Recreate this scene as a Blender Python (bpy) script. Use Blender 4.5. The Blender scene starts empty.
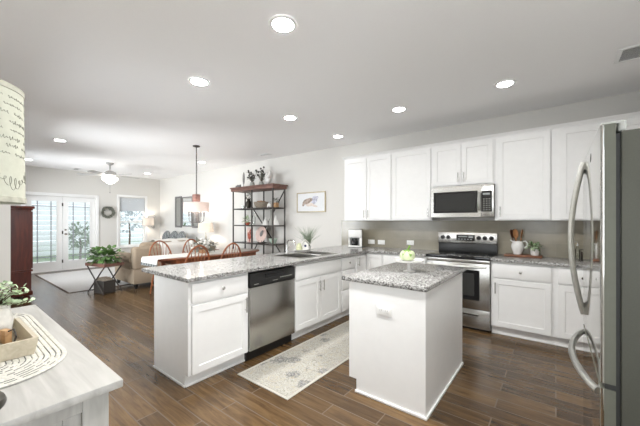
import bpy, bmesh, math, random
from mathutils import Vector, Matrix
PI = math.pi
random.seed(7)
SC = bpy.context.scene
COL = SC.collection

# ------------------------------------------------------------------ camera
cam_data = bpy.data.cameras.new('camera')
cam = bpy.data.objects.new('camera', cam_data)
COL.objects.link(cam)
cam.location = (0, 0, 1.365)
cam.rotation_euler = (PI/2, 0, 0.6652)
cam_data.sensor_width = 36
cam_data.lens = 300.6/640*36
cam_data.shift_y = 8/640
cam_data.clip_start = 0.03
SC.camera = cam

# ------------------------------------------------------------------ world, exposure
W = bpy.data.worlds.new('world'); SC.world = W
W.use_nodes = True
bg = W.node_tree.nodes['Background']
bg.inputs[0].default_value = (0.86, 0.93, 1.0, 1)
bg.inputs[1].default_value = 2.1
EXTRA = 0.06
SC.view_settings.view_transform = 'Standard'
SC.view_settings.look = 'None'
SC.view_settings.exposure = 0.0 + EXTRA
SC.view_settings.gamma = 1
SC.view_settings.use_curve_mapping = False
CAN = 720.0          # brightness of the ceiling lights
CANW = 34.0         # those along the range wall and in the living area, set weaker
CANM = 130.0         # the one above the sink
CAN_COL = (1.0, 0.99, 0.975)
LAMP = 2.0          # table lamps, chandelier, fan bowl
FILL_NOOK, FILL_REAR, FILL_LIVING, FILL_SIDE = 34.0, 20.0, 125.0, 34.0   # daylight lamps, added outside made-up unseen windows
def fill_light(name, loc, rot, w, h, power):
    d = bpy.data.lights.new(name, 'AREA'); d.shape = 'RECTANGLE'; d.size = w; d.size_y = h
    d.energy = power; d.color = (0.93, 0.97, 1.0)
    o = bpy.data.objects.new(name, d); COL.objects.link(o); o.location = loc; o.rotation_euler = rot
    return o
# added fill lamps, each shining in through a made-up, unseen window
fill_light('fill_nook', (-3.65, -0.42, 1.45), (PI/2+.3, 0, 0), 1.7, 1.4, FILL_NOOK)
fill_light('fill_rear', (-0.05, -0.42, 1.4), (PI/2+.3, 0, 0), 1.3, 1.2, FILL_REAR)
fill_light('fill_side', (1.15, 0.62, 1.40), (PI/2+.2, 0, PI/2), 1.15, 1.5, FILL_SIDE)
fill_light('fill_living', (-6.0, 0.05, 1.45), (PI/2, 0, 0), 1.3, 1.5, FILL_LIVING)
fill_light('fill_living', (-9.1, 0.05, 1.45), (PI/2, 0, 0), 1.6, 1.5, FILL_LIVING)

# ------------------------------------------------------------------ materials
def new_mat(name):
    m = bpy.data.materials.new(name); m.use_nodes = True
    nt = m.node_tree
    return m, nt, nt.nodes['Principled BSDF']
def N(nt, t, **kw):
    n = nt.nodes.new(t)
    for k, v in kw.items():
        if k in n.inputs.keys(): n.inputs[k].default_value = v
        else: setattr(n, k, v)
    return n
def c4(c): return (c[0], c[1], c[2], 1)
def coords(nt, scale=(1, 1, 1), rot=(0, 0, 0), gen='Object'):
    tc = N(nt, 'ShaderNodeTexCoord'); mp = N(nt, 'ShaderNodeMapping')
    mp.inputs['Scale'].default_value = scale; mp.inputs['Rotation'].default_value = rot
    nt.links.new(tc.outputs[gen], mp.inputs['Vector'])
    return mp.outputs['Vector']
def ramp(nt, fac, stops):
    r = N(nt, 'ShaderNodeValToRGB')
    while len(r.color_ramp.elements) < len(stops): r.color_ramp.elements.new(0.5)
    for e, (p, c) in zip(r.color_ramp.elements, stops): e.position = p; e.color = c4(c)
    nt.links.new(fac, r.inputs['Fac'])
    return r.outputs['Color']
def bump(nt, b, h, strength, dist=0.01):
    n = N(nt, 'ShaderNodeBump'); n.inputs['Strength'].default_value = strength; n.inputs['Distance'].default_value = dist
    nt.links.new(h, n.inputs['Height']); nt.links.new(n.outputs['Normal'], b.inputs['Normal'])
def plain(name, col, rough=0.5, metal=0.0, var=0.04, scale=30, spec=0.5, bmp=0.0):
    m, nt, b = new_mat(name)
    v = coords(nt)
    no = N(nt, 'ShaderNodeTexNoise', Scale=scale, Detail=3.0)
    nt.links.new(v, no.inputs['Vector'])
    lo = [max(0, x*(1-var)) for x in col]; hi = [min(1, x*(1+var)) for x in col]
    nt.links.new(ramp(nt, no.outputs['Fac'], [(0.3, lo), (0.7, hi)]), b.inputs['Base Color'])
    b.inputs['Roughness'].default_value = rough; b.inputs['Metallic'].default_value = metal
    b.inputs['Specular IOR Level'].default_value = spec
    if bmp: bump(nt, b, no.outputs['Fac'], bmp, 0.003)
    return m
def wood(name, dark, light, rough=0.45, scale=(2, 18, 18), det=4.0, bmp=0.05):
    m, nt, b = new_mat(name)
    v = coords(nt, scale)
    no = N(nt, 'ShaderNodeTexNoise', Scale=2.2, Detail=det, Distortion=0.6)
    nt.links.new(v, no.inputs['Vector'])
    nt.links.new(ramp(nt, no.outputs['Fac'], [(0.3, dark), (0.68, light)]), b.inputs['Base Color'])
    b.inputs['Roughness'].default_value = rough
    if bmp: bump(nt, b, no.outputs['Fac'], bmp, 0.003)
    return m
def emit(name, col, s):
    m, nt, b = new_mat(name)
    b.inputs['Base Color'].default_value = c4(col)
    b.inputs['Emission Color'].default_value = c4(col); b.inputs['Emission Strength'].default_value = s
    return m
def glass(name, tint=(1, 1, 1), gloss=0.07, rough=0.0):
    m = bpy.data.materials.new(name); m.use_nodes = True
    nt = m.node_tree; nt.nodes.clear()
    o = N(nt, 'ShaderNodeOutputMaterial'); mx = N(nt, 'ShaderNodeMixShader')
    t = N(nt, 'ShaderNodeBsdfTransparent'); g = N(nt, 'ShaderNodeBsdfGlossy')
    t.inputs[0].default_value = c4(tint); g.inputs['Roughness'].default_value = rough
    fr = N(nt, 'ShaderNodeFresnel', IOR=1.45)
    nt.links.new(fr.outputs[0], mx.inputs[0])
    nt.links.new(t.outputs[0], mx.inputs[1]); nt.links.new(g.outputs[0], mx.inputs[2]); nt.links.new(mx.outputs[0], o.inputs[0])
    return m

def shade_mat(name, col, trans=0.5, emis=0.0):
    m, nt, b = new_mat(name)
    out = [n for n in nt.nodes if n.type == 'OUTPUT_MATERIAL'][0]
    v = coords(nt, (60, 60, 60))
    no = N(nt, 'ShaderNodeTexNoise', Scale=3.0, Detail=2.0); nt.links.new(v, no.inputs['Vector'])
    cr = ramp(nt, no.outputs['Fac'], [(0.3, [x*.95 for x in col]), (0.7, col)])
    nt.links.new(cr, b.inputs['Base Color']); b.inputs['Roughness'].default_value = 0.9
    tr = N(nt, 'ShaderNodeBsdfTranslucent'); nt.links.new(cr, tr.inputs['Color'])
    mx = N(nt, 'ShaderNodeMixShader'); mx.inputs[0].default_value = trans
    nt.links.new(b.outputs[0], mx.inputs[1]); nt.links.new(tr.outputs[0], mx.inputs[2]); nt.links.new(mx.outputs[0], out.inputs[0])
    return m

M = {}
M['wall'] = plain('wall_paint', (0.71, 0.695, 0.66), 0.7, var=0.015, scale=140, spec=0.25, bmp=0.03)
M['ceil'] = plain('ceiling_paint', (0.94, 0.935, 0.935), 0.9, var=0.01, scale=120, spec=0.1, bmp=0.04)
M['trim'] = plain('white_trim_paint', (0.88, 0.88, 0.87), 0.35, var=0.01)
M['cab'] = plain('white_cabinet_paint', (0.845, 0.845, 0.835), 0.33, var=0.012, scale=12)
M['black'] = plain('black_plastic', (0.012, 0.012, 0.012), 0.35, var=0.2)
M['blackglass'] = plain('black_glass', (0.006, 0.006, 0.007), 0.06, var=0.1)
M['darkmetal'] = plain('dark_iron', (0.075, 0.066, 0.06), 0.5, 0.6, var=0.2, scale=60)
M['chrome'] = plain('brushed_nickel', (0.62, 0.61, 0.59), 0.25, 1.0, var=0.03)
M['white'] = plain('white_ceramic', (0.80, 0.79, 0.765), 0.18, var=0.02)
M['plate'] = plain('white_plastic', (0.86, 0.86, 0.84), 0.35, var=0.01)
M['spoon'] = wood('cooking_spoon_wood', (0.20, 0.085, 0.03), (0.42, 0.2, 0.08), 0.5)
M['spoondark'] = wood('dark_spoon_wood', (0.06, 0.02, 0.01), (0.12, 0.045, 0.02), 0.5)
M['board'] = wood('serving_board_wood', (0.13, 0.045, 0.02), (0.27, 0.11, 0.05), 0.4)
M['chair'] = wood('chair_wood', (0.21, 0.062, 0.022), (0.37, 0.13, 0.05), 0.35)
M['table'] = wood('dining_table_wood', (0.16, 0.045, 0.018), (0.28, 0.09, 0.035), 0.3)
M['mahog'] = wood('mahogany_wood', (0.060, 0.010, 0.006), (0.125, 0.024, 0.012), 0.32, scale=(14, 14, 1.6))
M['shelfwood'] = wood('shelf_wood', (0.10, 0.045, 0.035), (0.24, 0.12, 0.09), 0.5)
M['washed'] = wood('whitewashed_oak', (0.33, 0.32, 0.295), (0.46, 0.45, 0.425), 0.5, scale=(1.3, 13, 13), bmp=0.03)
M['washedv'] = wood('whitewashed_oak_upright', (0.31, 0.30, 0.275), (0.45, 0.44, 0.41), 0.5, scale=(13, 13, 1.3), bmp=0.03)
M['tray'] = wood('pale_tray_wood', (0.40, 0.345, 0.25), (0.56, 0.50, 0.385), 0.55)
M['bead'] = wood('bead_wood', (0.36, 0.20, 0.09), (0.55, 0.34, 0.17), 0.5)
M['tan'] = plain('tan_upholstery', (0.36, 0.29, 0.215), 0.9, var=0.12, scale=220, spec=0.1, bmp=0.2)
M['gray'] = plain('gray_upholstery', (0.40, 0.40, 0.41), 0.9, var=0.1, scale=200, spec=0.1, bmp=0.2)
M['cloth'] = plain('white_cloth', (0.78, 0.76, 0.72), 0.95, var=0.05, scale=90, spec=0.1, bmp=0.2)
M['leaf'] = plain('green_leaf', (0.10, 0.185, 0.055), 0.5, var=0.6, scale=25)
M['leafpale'] = plain('eucalyptus_leaf', (0.47, 0.58, 0.38), 0.6, var=0.35, scale=30)
M['leafgray'] = plain('dusty_leaf', (0.19, 0.20, 0.165), 0.7, var=0.4, scale=30)
M['grass'] = plain('grass_blade', (0.22, 0.27, 0.19), 0.6, var=0.4, scale=30)
M['stem'] = plain('brown_stem', (0.10, 0.065, 0.035), 0.7, var=0.2)
M['lime'] = plain('lime_leaf', (0.16, 0.34, 0.03), 0.5, var=0.35, scale=40)
M['palelime'] = plain('pale_green_skin', (0.58, 0.65, 0.42), 0.5, var=0.12, scale=20)
M['red'] = plain('rust_red_glaze', (0.30, 0.055, 0.025), 0.4, var=0.3, scale=40)
M['terracotta'] = plain('terracotta', (0.45, 0.26, 0.14), 0.7, var=0.15)
M['pink'] = plain('blush_stoneware', (0.66, 0.50, 0.45), 0.5, var=0.08)
M['greenglass'] = plain('pale_green_glaze', (0.45, 0.55, 0.47), 0.2, var=0.1)
M['yellow'] = plain('pale_yellow_glaze', (0.55, 0.56, 0.36), 0.25, var=0.08)
M['blue'] = plain('navy_paint', (0.02, 0.03, 0.11), 0.5)
M['gold'] = plain('aged_gold_frame', (0.50, 0.43, 0.30), 0.4, 0.4, var=0.1)
M['paper'] = plain('art_paper', (0.78, 0.79, 0.80), 0.8, var=0.02)
M['shutter'] = plain('weathered_grey_wood', (0.20, 0.19, 0.185), 0.7, var=0.25, scale=50)
M['mirror'] = plain('mirror_silver', (0.85, 0.87, 0.88), 0.04, 1.0, var=0.005)
M['fanblade'] = plain('fan_blade_grey', (0.42, 0.41, 0.40), 0.5, var=0.08)
M['fridgeside'] = plain('grey_enamel', (0.07, 0.07, 0.056), 0.6, var=0.05, scale=200, spec=0.25)
M['doorside'] = plain('grey_door_edge', (0.115, 0.116, 0.092), 0.6, var=0.03, spec=0.25)
M['hinge'] = plain('pale_grey_plastic', (0.36, 0.36, 0.33), 0.5, var=0.03)
M['gasket'] = plain('dark_gasket', (0.02, 0.02, 0.018), 0.7)
M['wire'] = plain('handwriting_ink', (0.24, 0.24, 0.20), 0.9)
M['shade'] = plain('cream_script_shade', (0.50, 0.50, 0.415), 0.9, var=0.04, scale=60, spec=0.1)
M['shadeband'] = plain('shade_trim_band', (0.42, 0.41, 0.34), 0.9, var=0.15, scale=60, spec=0.1)
M['lampshade'] = shade_mat('white_lamp_shade', (0.85, 0.80, 0.75), 0.5)
M['pinkshade'] = shade_mat('warm_white_drum_shade', (0.87, 0.80, 0.77), 0.5)
M['bulb'] = emit('warm_bulb', (1.0, 0.90, 0.78), 190*LAMP)
M['candlebulb'] = emit('candle_bulb', (1.0, 0.90, 0.80), 45*LAMP)
M['can'] = emit('led_lens', CAN_COL, CAN)
M['cansink'] = emit('led_lens_sink', CAN_COL, CANM)
M['candim'] = emit('led_lens_dimmed', CAN_COL, CANW)
M['fanlight'] = emit('frosted_light_bowl', (1.0, 0.95, 0.88), 5*LAMP)
M['display'] = emit('lit_display', (0.30, 0.32, 0.32), 0.12)
M['glass'] = glass('window_glass')
M['clear'] = glass('clear_glass', (0.93, 0.95, 0.94))
M['blind'] = shade_mat('white_blind', (0.86, 0.88, 0.90), 0.35)
M['grille'] = plain('grey_grille', (0.33, 0.34, 0.36), 0.5)
M['patio'] = plain('patio_concrete', (0.72, 0.71, 0.69), 0.9, var=0.1)
M['lawn'] = plain('lawn_green', (0.12, 0.2, 0.07), 0.95, var=0.4, scale=12)
M['fence'] = plain('white_fence', (0.78, 0.82, 0.82), 0.7, var=0.06)
M['rattan'] = plain('dark_wicker', (0.05, 0.045, 0.04), 0.7, var=0.4, scale=120)
M['brownblock'] = wood('pendant_block_wood', (0.22, 0.11, 0.09), (0.36, 0.20, 0.17), 0.6)
M['basket'] = plain('woven_basket', (0.34, 0.29, 0.23), 0.8, var=0.4, scale=80, bmp=0.4)
M['birchwhite'] = plain('crackled_white_wood', (0.66, 0.64, 0.59), 0.7, var=0.12, scale=35, bmp=0.2)
M['bronze'] = plain('dark_bronze', (0.05, 0.045, 0.035), 0.35, 0.8)

def mk_stainless(name='stainless_steel', col=(0.47, 0.46, 0.435), rough=0.27, sc=(3, 3, 300)):
    m, nt, b = new_mat(name)
    v = coords(nt, sc)
    no = N(nt, 'ShaderNodeTexNoise', Scale=1.0, Detail=2.0); nt.links.new(v, no.inputs['Vector'])
    nt.links.new(ramp(nt, no.outputs['Fac'], [(0.3, [x*.95 for x in col]), (0.7, [min(1, x*1.05) for x in col])]), b.inputs['Base Color'])
    b.inputs['Metallic'].default_value = 1; b.inputs['Roughness'].default_value = rough
    return m
M['steel'] = mk_stainless()
M['steelv'] = mk_stainless('stainless_door_steel', (0.52, 0.515, 0.49), 0.07, (60, 60, 3))
M['handle'] = mk_stainless('satin_handle_steel', (0.60, 0.60, 0.57), 0.3, (40, 40, 40))

def mk_granite():
    m, nt, b = new_mat('speckled_granite')
    v = coords(nt)
    vo = N(nt, 'ShaderNodeTexVoronoi', Scale=125.0); nt.links.new(v, vo.inputs['Vector'])
    sep = N(nt, 'ShaderNodeSeparateColor'); nt.links.new(vo.outputs['Color'], sep.inputs[0])
    c1 = ramp(nt, sep.outputs[0], [(0.0, (0.05, 0.048, 0.045)), (0.20, (0.12, 0.115, 0.11)), (0.40, (0.27, 0.265, 0.255)), (0.62, (0.40, 0.395, 0.38)), (1.0, (0.53, 0.525, 0.51))])
    no = N(nt, 'ShaderNodeTexNoise', Scale=70.0, Detail=6.0, Roughness=0.7); nt.links.new(v, no.inputs['Vector'])
    c2 = ramp(nt, no.outputs['Fac'], [(0.34, (0.35, 0.34, 0.33)), (0.52, (1, 1, 1))])
    mx = N(nt, 'ShaderNodeMix', data_type='RGBA', blend_type='MULTIPLY'); mx.inputs['Factor'].default_value = 0.75
    nt.links.new(c1, mx.inputs['A']); nt.links.new(c2, mx.inputs['B'])
    nt.links.new(mx.outputs['Result'], b.inputs['Base Color'])
    b.inputs['Roughness'].default_value = 0.17
    b.inputs['Specular IOR Level'].default_value = 0.6
    return m
M['granite'] = mk_granite()

def mk_floor():
    m, nt, b = new_mat('brown_plank_floor')
    v = coords(nt)
    br = N(nt, 'ShaderNodeTexBrick', offset=0.37, offset_frequency=2, squash=1.0)
    br.inputs['Scale'].default_value = 1.0
    br.inputs['Brick Width'].default_value = 0.95; br.inputs['Row Height'].default_value = 0.14
    br.inputs['Mortar Size'].default_value = 0.0045; br.inputs['Mortar Smooth'].default_value = 0.1
    br.inputs['Color1'].default_value = (0, 0, 0, 1); br.inputs['Color2'].default_value = (1, 1, 1, 1); br.inputs['Mortar'].default_value = (0.5, 0.5, 0.5, 1)
    nt.links.new(v, br.inputs['Vector'])
    v2 = coords(nt, (1.6, 16, 1))
    no = N(nt, 'ShaderNodeTexNoise', Scale=2.0, Detail=6.0, Distortion=0.8, Roughness=0.6); nt.links.new(v2, no.inputs['Vector'])
    grain = ramp(nt, no.outputs['Fac'], [(0.28, (0.068, 0.037, 0.015)), (0.5, (0.122, 0.071, 0.030)), (0.72, (0.180, 0.111, 0.050))])
    tone = ramp(nt, br.outputs['Color'], [(0.0, (0.52, 0.49, 0.47)), (1.0, (1.15, 1.13, 1.06))])
    mx = N(nt, 'ShaderNodeMix', data_type='RGBA', blend_type='MULTIPLY'); mx.inputs['Factor'].default_value = 1.0
    nt.links.new(grain, mx.inputs['A']); nt.links.new(tone, mx.inputs['B'])
    mm = N(nt, 'ShaderNodeMix', data_type='RGBA'); nt.links.new(br.outputs['Fac'], mm.inputs['Factor'])
    nt.links.new(mx.outputs['Result'], mm.inputs['A']); mm.inputs['B'].default_value = (0.15, 0.11, 0.075, 1)  # pale seam colour stands in for light caught on plank bevels
    nt.links.new(mm.outputs['Result'], b.inputs['Base Color'])
    b.inputs['Roughness'].default_value = 0.27
    ad = N(nt, 'ShaderNodeMath', operation='MULTIPLY_ADD'); ad.inputs[1].default_value = -1.0
    sc = N(nt, 'ShaderNodeMath', operation='MULTIPLY'); sc.inputs[1].default_value = 0.35
    nt.links.new(no.outputs['Fac'], sc.inputs[0]); nt.links.new(br.outputs['Fac'], ad.inputs[0]); nt.links.new(sc.outputs[0], ad.inputs[2])
    bump(nt, b, ad.outputs[0], 0.35, 0.004)
    return m
M['floor'] = mk_floor()

def mk_tile():
    m, nt, b = new_mat('taupe_glazed_tile')
    v = coords(nt, (1, 1, 1), (PI/2, 0, 0))
    br = N(nt, 'ShaderNodeTexBrick', offset=0.5)
    br.inputs['Scale'].default_value = 1.0; br.inputs['Brick Width'].default_value = 0.62; br.inputs['Row Height'].default_value = 0.155
    br.inputs['Mortar Size'].default_value = 0.0015
    br.inputs['Color1'].default_value = (0.315, 0.285, 0.215, 1); br.inputs['Color2'].default_value = (0.35, 0.315, 0.24, 1); br.inputs['Mortar'].default_value = (0.38, 0.35, 0.28, 1)
    nt.links.new(v, br.inputs['Vector'])
    no = N(nt, 'ShaderNodeTexNoise', Scale=6.0, Detail=4.0); nt.links.new(v, no.inputs['Vector'])
    mx = N(nt, 'ShaderNodeMix', data_type='RGBA', blend_type='MULTIPLY'); mx.inputs['Factor'].default_value = 0.3
    nt.links.new(br.outputs['Color'], mx.inputs['A']); nt.links.new(no.outputs['Fac'], mx.inputs['B'])
    nt.links.new(mx.outputs['Result'], b.inputs['Base Color'])
    b.inputs['Roughness'].default_value = 0.2
    return m
M['tile'] = mk_tile()

def mk_rug():
    m, nt, b = new_mat('cream_floral_rug')
    v = coords(nt)
    vo = N(nt, 'ShaderNodeTexVoronoi', Scale=4.6); nt.links.new(v, vo.inputs['Vector'])
    no = N(nt, 'ShaderNodeTexNoise', Scale=22.0, Detail=5.0, Distortion=1.5); nt.links.new(v, no.inputs['Vector'])
    ad = N(nt, 'ShaderNodeMath', operation='MULTIPLY_ADD'); ad.inputs[1].default_value = 0.42
    nt.links.new(no.outputs['Fac'], ad.inputs[0]); nt.links.new(vo.outputs['Distance'], ad.inputs[2])
    flowers = ramp(nt, ad.outputs[0], [(0.28, (0.40, 0.395, 0.37)), (0.36, (0.15, 0.155, 0.16)), (0.42, (0.43, 0.42, 0.385)), (0.48, (0.20, 0.205, 0.21)), (0.54, (0.46, 0.445, 0.40)), (0.8, (0.46, 0.445, 0.40))])
    no2 = N(nt, 'ShaderNodeTexNoise', Scale=13.0, Detail=4.0, Distortion=2.5); nt.links.new(v, no2.inputs['Vector'])
    vines = ramp(nt, no2.outputs['Fac'], [(0.36, (.62, .62, .60)), (0.40, (1, 1, 1)), (0.46, (1, 1, 1)), (0.50, (0.48, 0.48, 0.47)), (0.54, (1, 1, 1)), (0.62, (0.88, 0.82, 0.72))])
    mx = N(nt, 'ShaderNodeMix', data_type='RGBA', blend_type='MULTIPLY'); mx.inputs['Factor'].default_value = 0.9
    nt.links.new(flowers, mx.inputs['A']); nt.links.new(vines, mx.inputs['B'])
    nt.links.new(mx.outputs['Result'], b.inputs['Base Color'])
    b.inputs['Roughness'].default_value = 0.95; b.inputs['Specular IOR Level'].default_value = 0.1
    n3 = N(nt, 'ShaderNodeTexNoise', Scale=400.0); nt.links.new(v, n3.inputs['Vector']); bump(nt, b, n3.outputs['Fac'], 0.3, 0.003)
    return m
M['rug'] = mk_rug()
M['rugedge'] = plain('cream_rug_binding', (0.48, 0.46, 0.41), 0.95, var=0.1, scale=200, spec=0.1)
M['bigrug'] = plain('pale_grey_rug', (0.56, 0.55, 0.54), 0.95, var=0.06, scale=40, spec=0.1, bmp=0.2)
M['bigrugedge'] = plain('brown_rug_edge', (0.12, 0.09, 0.075), 0.95, spec=0.1)
def mk_plaid():
    m, nt, b = new_mat('dark_plaid_fabric')
    v = coords(nt)
    ch = N(nt, 'ShaderNodeTexChecker', Scale=22.0); ch.inputs['Color1'].default_value = (0.07, 0.08, 0.085, 1); ch.inputs['Color2'].default_value = (0.28, 0.29, 0.285, 1)
    nt.links.new(v, ch.inputs['Vector']); nt.links.new(ch.outputs['Color'], b.inputs['Base Color']); b.inputs['Roughness'].default_value = 0.95
    return m
M['plaid'] = mk_plaid()
M['braid'] = plain('cream_braid', (0.60, 0.585, 0.53), 0.95, var=0.14, scale=110, spec=0.1, bmp=0.5)
M['thread'] = plain('charcoal_thread', (0.17, 0.175, 0.16), 0.95)

# ------------------------------------------------------------------ mesh helpers
class MB:
    def __init__(s): s.bm = bmesh.new(); s.M = Matrix()
    def _add(s, verts, mi, smooth=None):
        fs = set()
        for v in verts:
            v.co = s.M @ v.co
            for f in v.link_faces: fs.add(f)
        for f in fs: f.material_index = mi
        return s
    def face(s, pts, mi=0):
        vs = [s.bm.verts.new(s.M @ Vector(p)) for p in pts]
        f = s.bm.faces.new(vs); f.material_index = mi; return f
    def box(s, x0, x1, y0, y1, z0, z1, mi=0, bev=0.0, seg=2):
        r = bmesh.ops.create_cube(s.bm, size=1.0); vs = r['verts']
        for v in vs:
            v.co = Vector((x0+(v.co.x+.5)*(x1-x0), y0+(v.co.y+.5)*(y1-y0), z0+(v.co.z+.5)*(z1-z0)))
        if bev > 0:
            es = {e for v in vs for e in v.link_edges}
            b = bmesh.ops.bevel(s.bm, geom=list(es), offset=bev, segments=seg, affect='EDGES', profile=0.5)
            vs = list({v for f in b['faces'] for v in f.verts} | {v for v in vs if v.is_valid})
        return s._add(vs, mi)
    def cyl(s, p0, p1, r0, r1=None, seg=16, mi=0):
        r1 = r0 if r1 is None else r1
        p0 = Vector(p0); p1 = Vector(p1); d = p1-p0
        q = d.to_track_quat('Z', 'Y').to_matrix().to_4x4()
        r = bmesh.ops.create_cone(s.bm, cap_ends=True, segments=seg, radius1=max(r0, 1e-5), radius2=max(r1, 1e-5), depth=d.length)
        T = Matrix.Translation((p0+p1)/2) @ q
        for v in r['verts']: v.co = T @ v.co
        return s._add(r['verts'], mi)
    def ball(s, c, rx, ry=None, rz=None, mi=0, u=14, v=9, rot=None):
        ry = rx if ry is None else ry; rz = rx if rz is None else rz
        r = bmesh.ops.create_uvsphere(s.bm, u_segments=u, v_segments=v, radius=1)
        R = rot.to_4x4() if rot is not None else Matrix()
        T = Matrix.Translation(c) @ R @ Matrix.Diagonal((rx, ry, rz, 1))
        for w in r['verts']: w.co = T @ w.co
        return s._add(r['verts'], mi)
    def lathe(s, prof, c=(0, 0, 0), seg=28, mi=0, cap=True, sx=1, sy=1):
        rings = []
        for (r, z) in prof:
            rings.append([s.bm.verts.new(s.M @ Vector((c[0]+sx*r*math.cos(2*PI*i/seg), c[1]+sy*r*math.sin(2*PI*i/seg), c[2]+z))) for i in range(seg)])
        for a, b in zip(rings, rings[1:]):
            for i in range(seg):
                f = s.bm.faces.new((a[i], a[(i+1) % seg], b[(i+1) % seg], b[i])); f.material_index = mi
        if cap:
            for rg in (rings[0], rings[-1]):
                try: f = s.bm.faces.new(rg); f.material_index = mi
                except ValueError: pass
        return s
    def tube(s, pts, r, seg=8, mi=0, closed=False, flat=1.0):
        pts = [Vector(p) for p in pts]; n = len(pts); rings = []
        rr = r if isinstance(r, (list, tuple)) else [r]*n
        up = None
        for i, p in enumerate(pts):
            if closed: t = pts[(i+1) % n]-pts[i-1]
            else: t = pts[min(i+1, n-1)]-pts[max(i-1, 0)]
            t.normalize()
            if up is None:
                up = Vector((0, 0, 1)) if abs(t.z) < .9 else Vector((1, 0, 0))
            a = t.cross(up)
            if a.length < 1e-6: a = t.cross(Vector((0.3, 1, 0.2)))
            a.normalize(); b = a.cross(t).normalized(); up = b
            rings.append([s.bm.verts.new(s.M @ (p+(a*math.cos(2*PI*k/seg)+b*math.sin(2*PI*k/seg)*flat)*rr[i])) for k in range(seg)])
        m = n if closed else n-1
        for i in range(m):
            A = rings[i]; B = rings[(i+1) % n]
            for k in range(seg):
                f = s.bm.faces.new((A[k], A[(k+1) % seg], B[(k+1) % seg], B[k])); f.material_index = mi
        if not closed:
            for rg in (rings[0], rings[-1]):
                f = s.bm.faces.new(rg); f.material_index = mi
        return s
    def prism(s, pts, z0, z1, mi=0):
        a = [s.bm.verts.new(s.M @ Vector((p[0], p[1], z0))) for p in pts]
        b = [s.bm.verts.new(s.M @ Vector((p[0], p[1], z1))) for p in pts]
        n = len(pts)
        for f in [s.bm.faces.new(a[::-1]), s.bm.faces.new(b)]+[s.bm.faces.new((a[i], a[(i+1) % n], b[(i+1) % n], b[i])) for i in range(n)]:
            f.material_index = mi
        return s
    def slab(s, xs, ys, mask, z0, z1, mi=0):
        nx, ny = len(xs)-1, len(ys)-1; vt = {}; vb = {}
        def g(d, i, j, z):
            if (i, j) not in d: d[(i, j)] = s.bm.verts.new(s.M @ Vector((xs[i], ys[j], z)))
            return d[(i, j)]
        on = lambda i, j: 0 <= i < nx and 0 <= j < ny and mask(i, j)
        for i in range(nx):
            for j in range(ny):
                if not on(i, j): continue
                fs = [s.bm.faces.new([g(vt, *q, z1) for q in ((i, j), (i+1, j), (i+1, j+1), (i, j+1))]),
                      s.bm.faces.new([g(vb, *q, z0) for q in ((i, j+1), (i+1, j+1), (i+1, j), (i, j))])]
                for (di, dj, a, b) in ((-1, 0, (i, j+1), (i, j)), (1, 0, (i+1, j), (i+1, j+1)), (0, -1, (i, j), (i+1, j)), (0, 1, (i+1, j+1), (i, j+1))):
                    if not on(i+di, j+dj):
                        fs.append(s.bm.faces.new((g(vb, *a, z0), g(vb, *b, z0), g(vt, *b, z1), g(vt, *a, z1))))
                for f in fs: f.material_index = mi
        return s
    def leaf(s, p, d, up, l, w, mi=0, bend=0.15):
        d = Vector(d).normalized(); a = d.cross(Vector(up))
        if a.length < 1e-4: a = d.cross(Vector((1, 0.2, 0)))
        a.normalize(); n = a.cross(d).normalized(); p = Vector(p)
        pts = [p, p+d*l*.35+a*w*.5-n*0, p+d*l*.7+a*w*.42-n*l*bend*.5, p+d*l-n*l*bend, p+d*l*.7-a*w*.42-n*l*bend*.5, p+d*l*.35-a*w*.5]
        mid1 = p+d*l*.38-n*w*.12; mid2 = p+d*l*.7-n*(w*.12+l*bend*.5)
        v = [s.bm.verts.new(s.M @ q) for q in pts+[mid1, mid2]]
        for q in ((0, 1, 6), (1, 2, 7, 6), (2, 3, 7), (3, 4, 7), (4, 5, 6, 7), (5, 0, 6)):
            f = s.bm.faces.new([v[i] for i in q]); f.material_index = mi
        return s
    def cloud(s, c, r, n, l, w, mi=0, rnd=random, inner=0.3):
        for _ in range(n):
            th = rnd.uniform(0, 2*PI); ph = math.acos(rnd.uniform(-0.7, 1)); q = rnd.uniform(inner, 1)
            d = Vector((math.sin(ph)*math.cos(th), math.sin(ph)*math.sin(th), math.cos(ph)))
            p = Vector(c)+Vector((d.x*r[0]*q, d.y*r[1]*q, d.z*r[2]*q))
            dd = d+Vector((rnd.uniform(-.6, .6), rnd.uniform(-.6, .6), rnd.uniform(-.5, .5)))
            s.leaf(p, dd, (rnd.uniform(-.4, .4), rnd.uniform(-.4, .4), 1), l*rnd.uniform(.7, 1.2), w*rnd.uniform(.7, 1.2), mi)
        return s
    def obj(s, name, mats, parent=None, ang=35, bevmod=0.0):
        me = bpy.data.meshes.new(name)
        bmesh.ops.recalc_face_normals(s.bm, faces=s.bm.faces)
        s.bm.to_mesh(me); s.bm.free()
        for m in (mats if isinstance(mats, (list, tuple)) else [mats]): me.materials.append(M[m] if isinstance(m, str) else m)
        for p in me.polygons: p.use_smooth = True
        me.set_sharp_from_angle(angle=math.radians(ang))
        o = bpy.data.objects.new(name, me); COL.objects.link(o)
        if parent is not None: o.parent = parent
        if bevmod:
            b = o.modifiers.new('edge', 'BEVEL'); b.width = bevmod; b.segments = 2; b.limit_method = 'ANGLE'
        return o
def tag(o, label, cat, group=None):
    o['label'] = label; o['category'] = cat
    if group: o['group'] = group
    return o
def thing(name, label, cat, loc=(0, 0, 0), rz=0.0, group=None):
    o = bpy.data.objects.new(name, None); COL.objects.link(o)
    o.location = loc; o.rotation_euler = (0, 0, rz); o.empty_display_size = 0.1
    return tag(o, label, cat, group)
def struct(o): o['kind'] = 'structure'; return o
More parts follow.
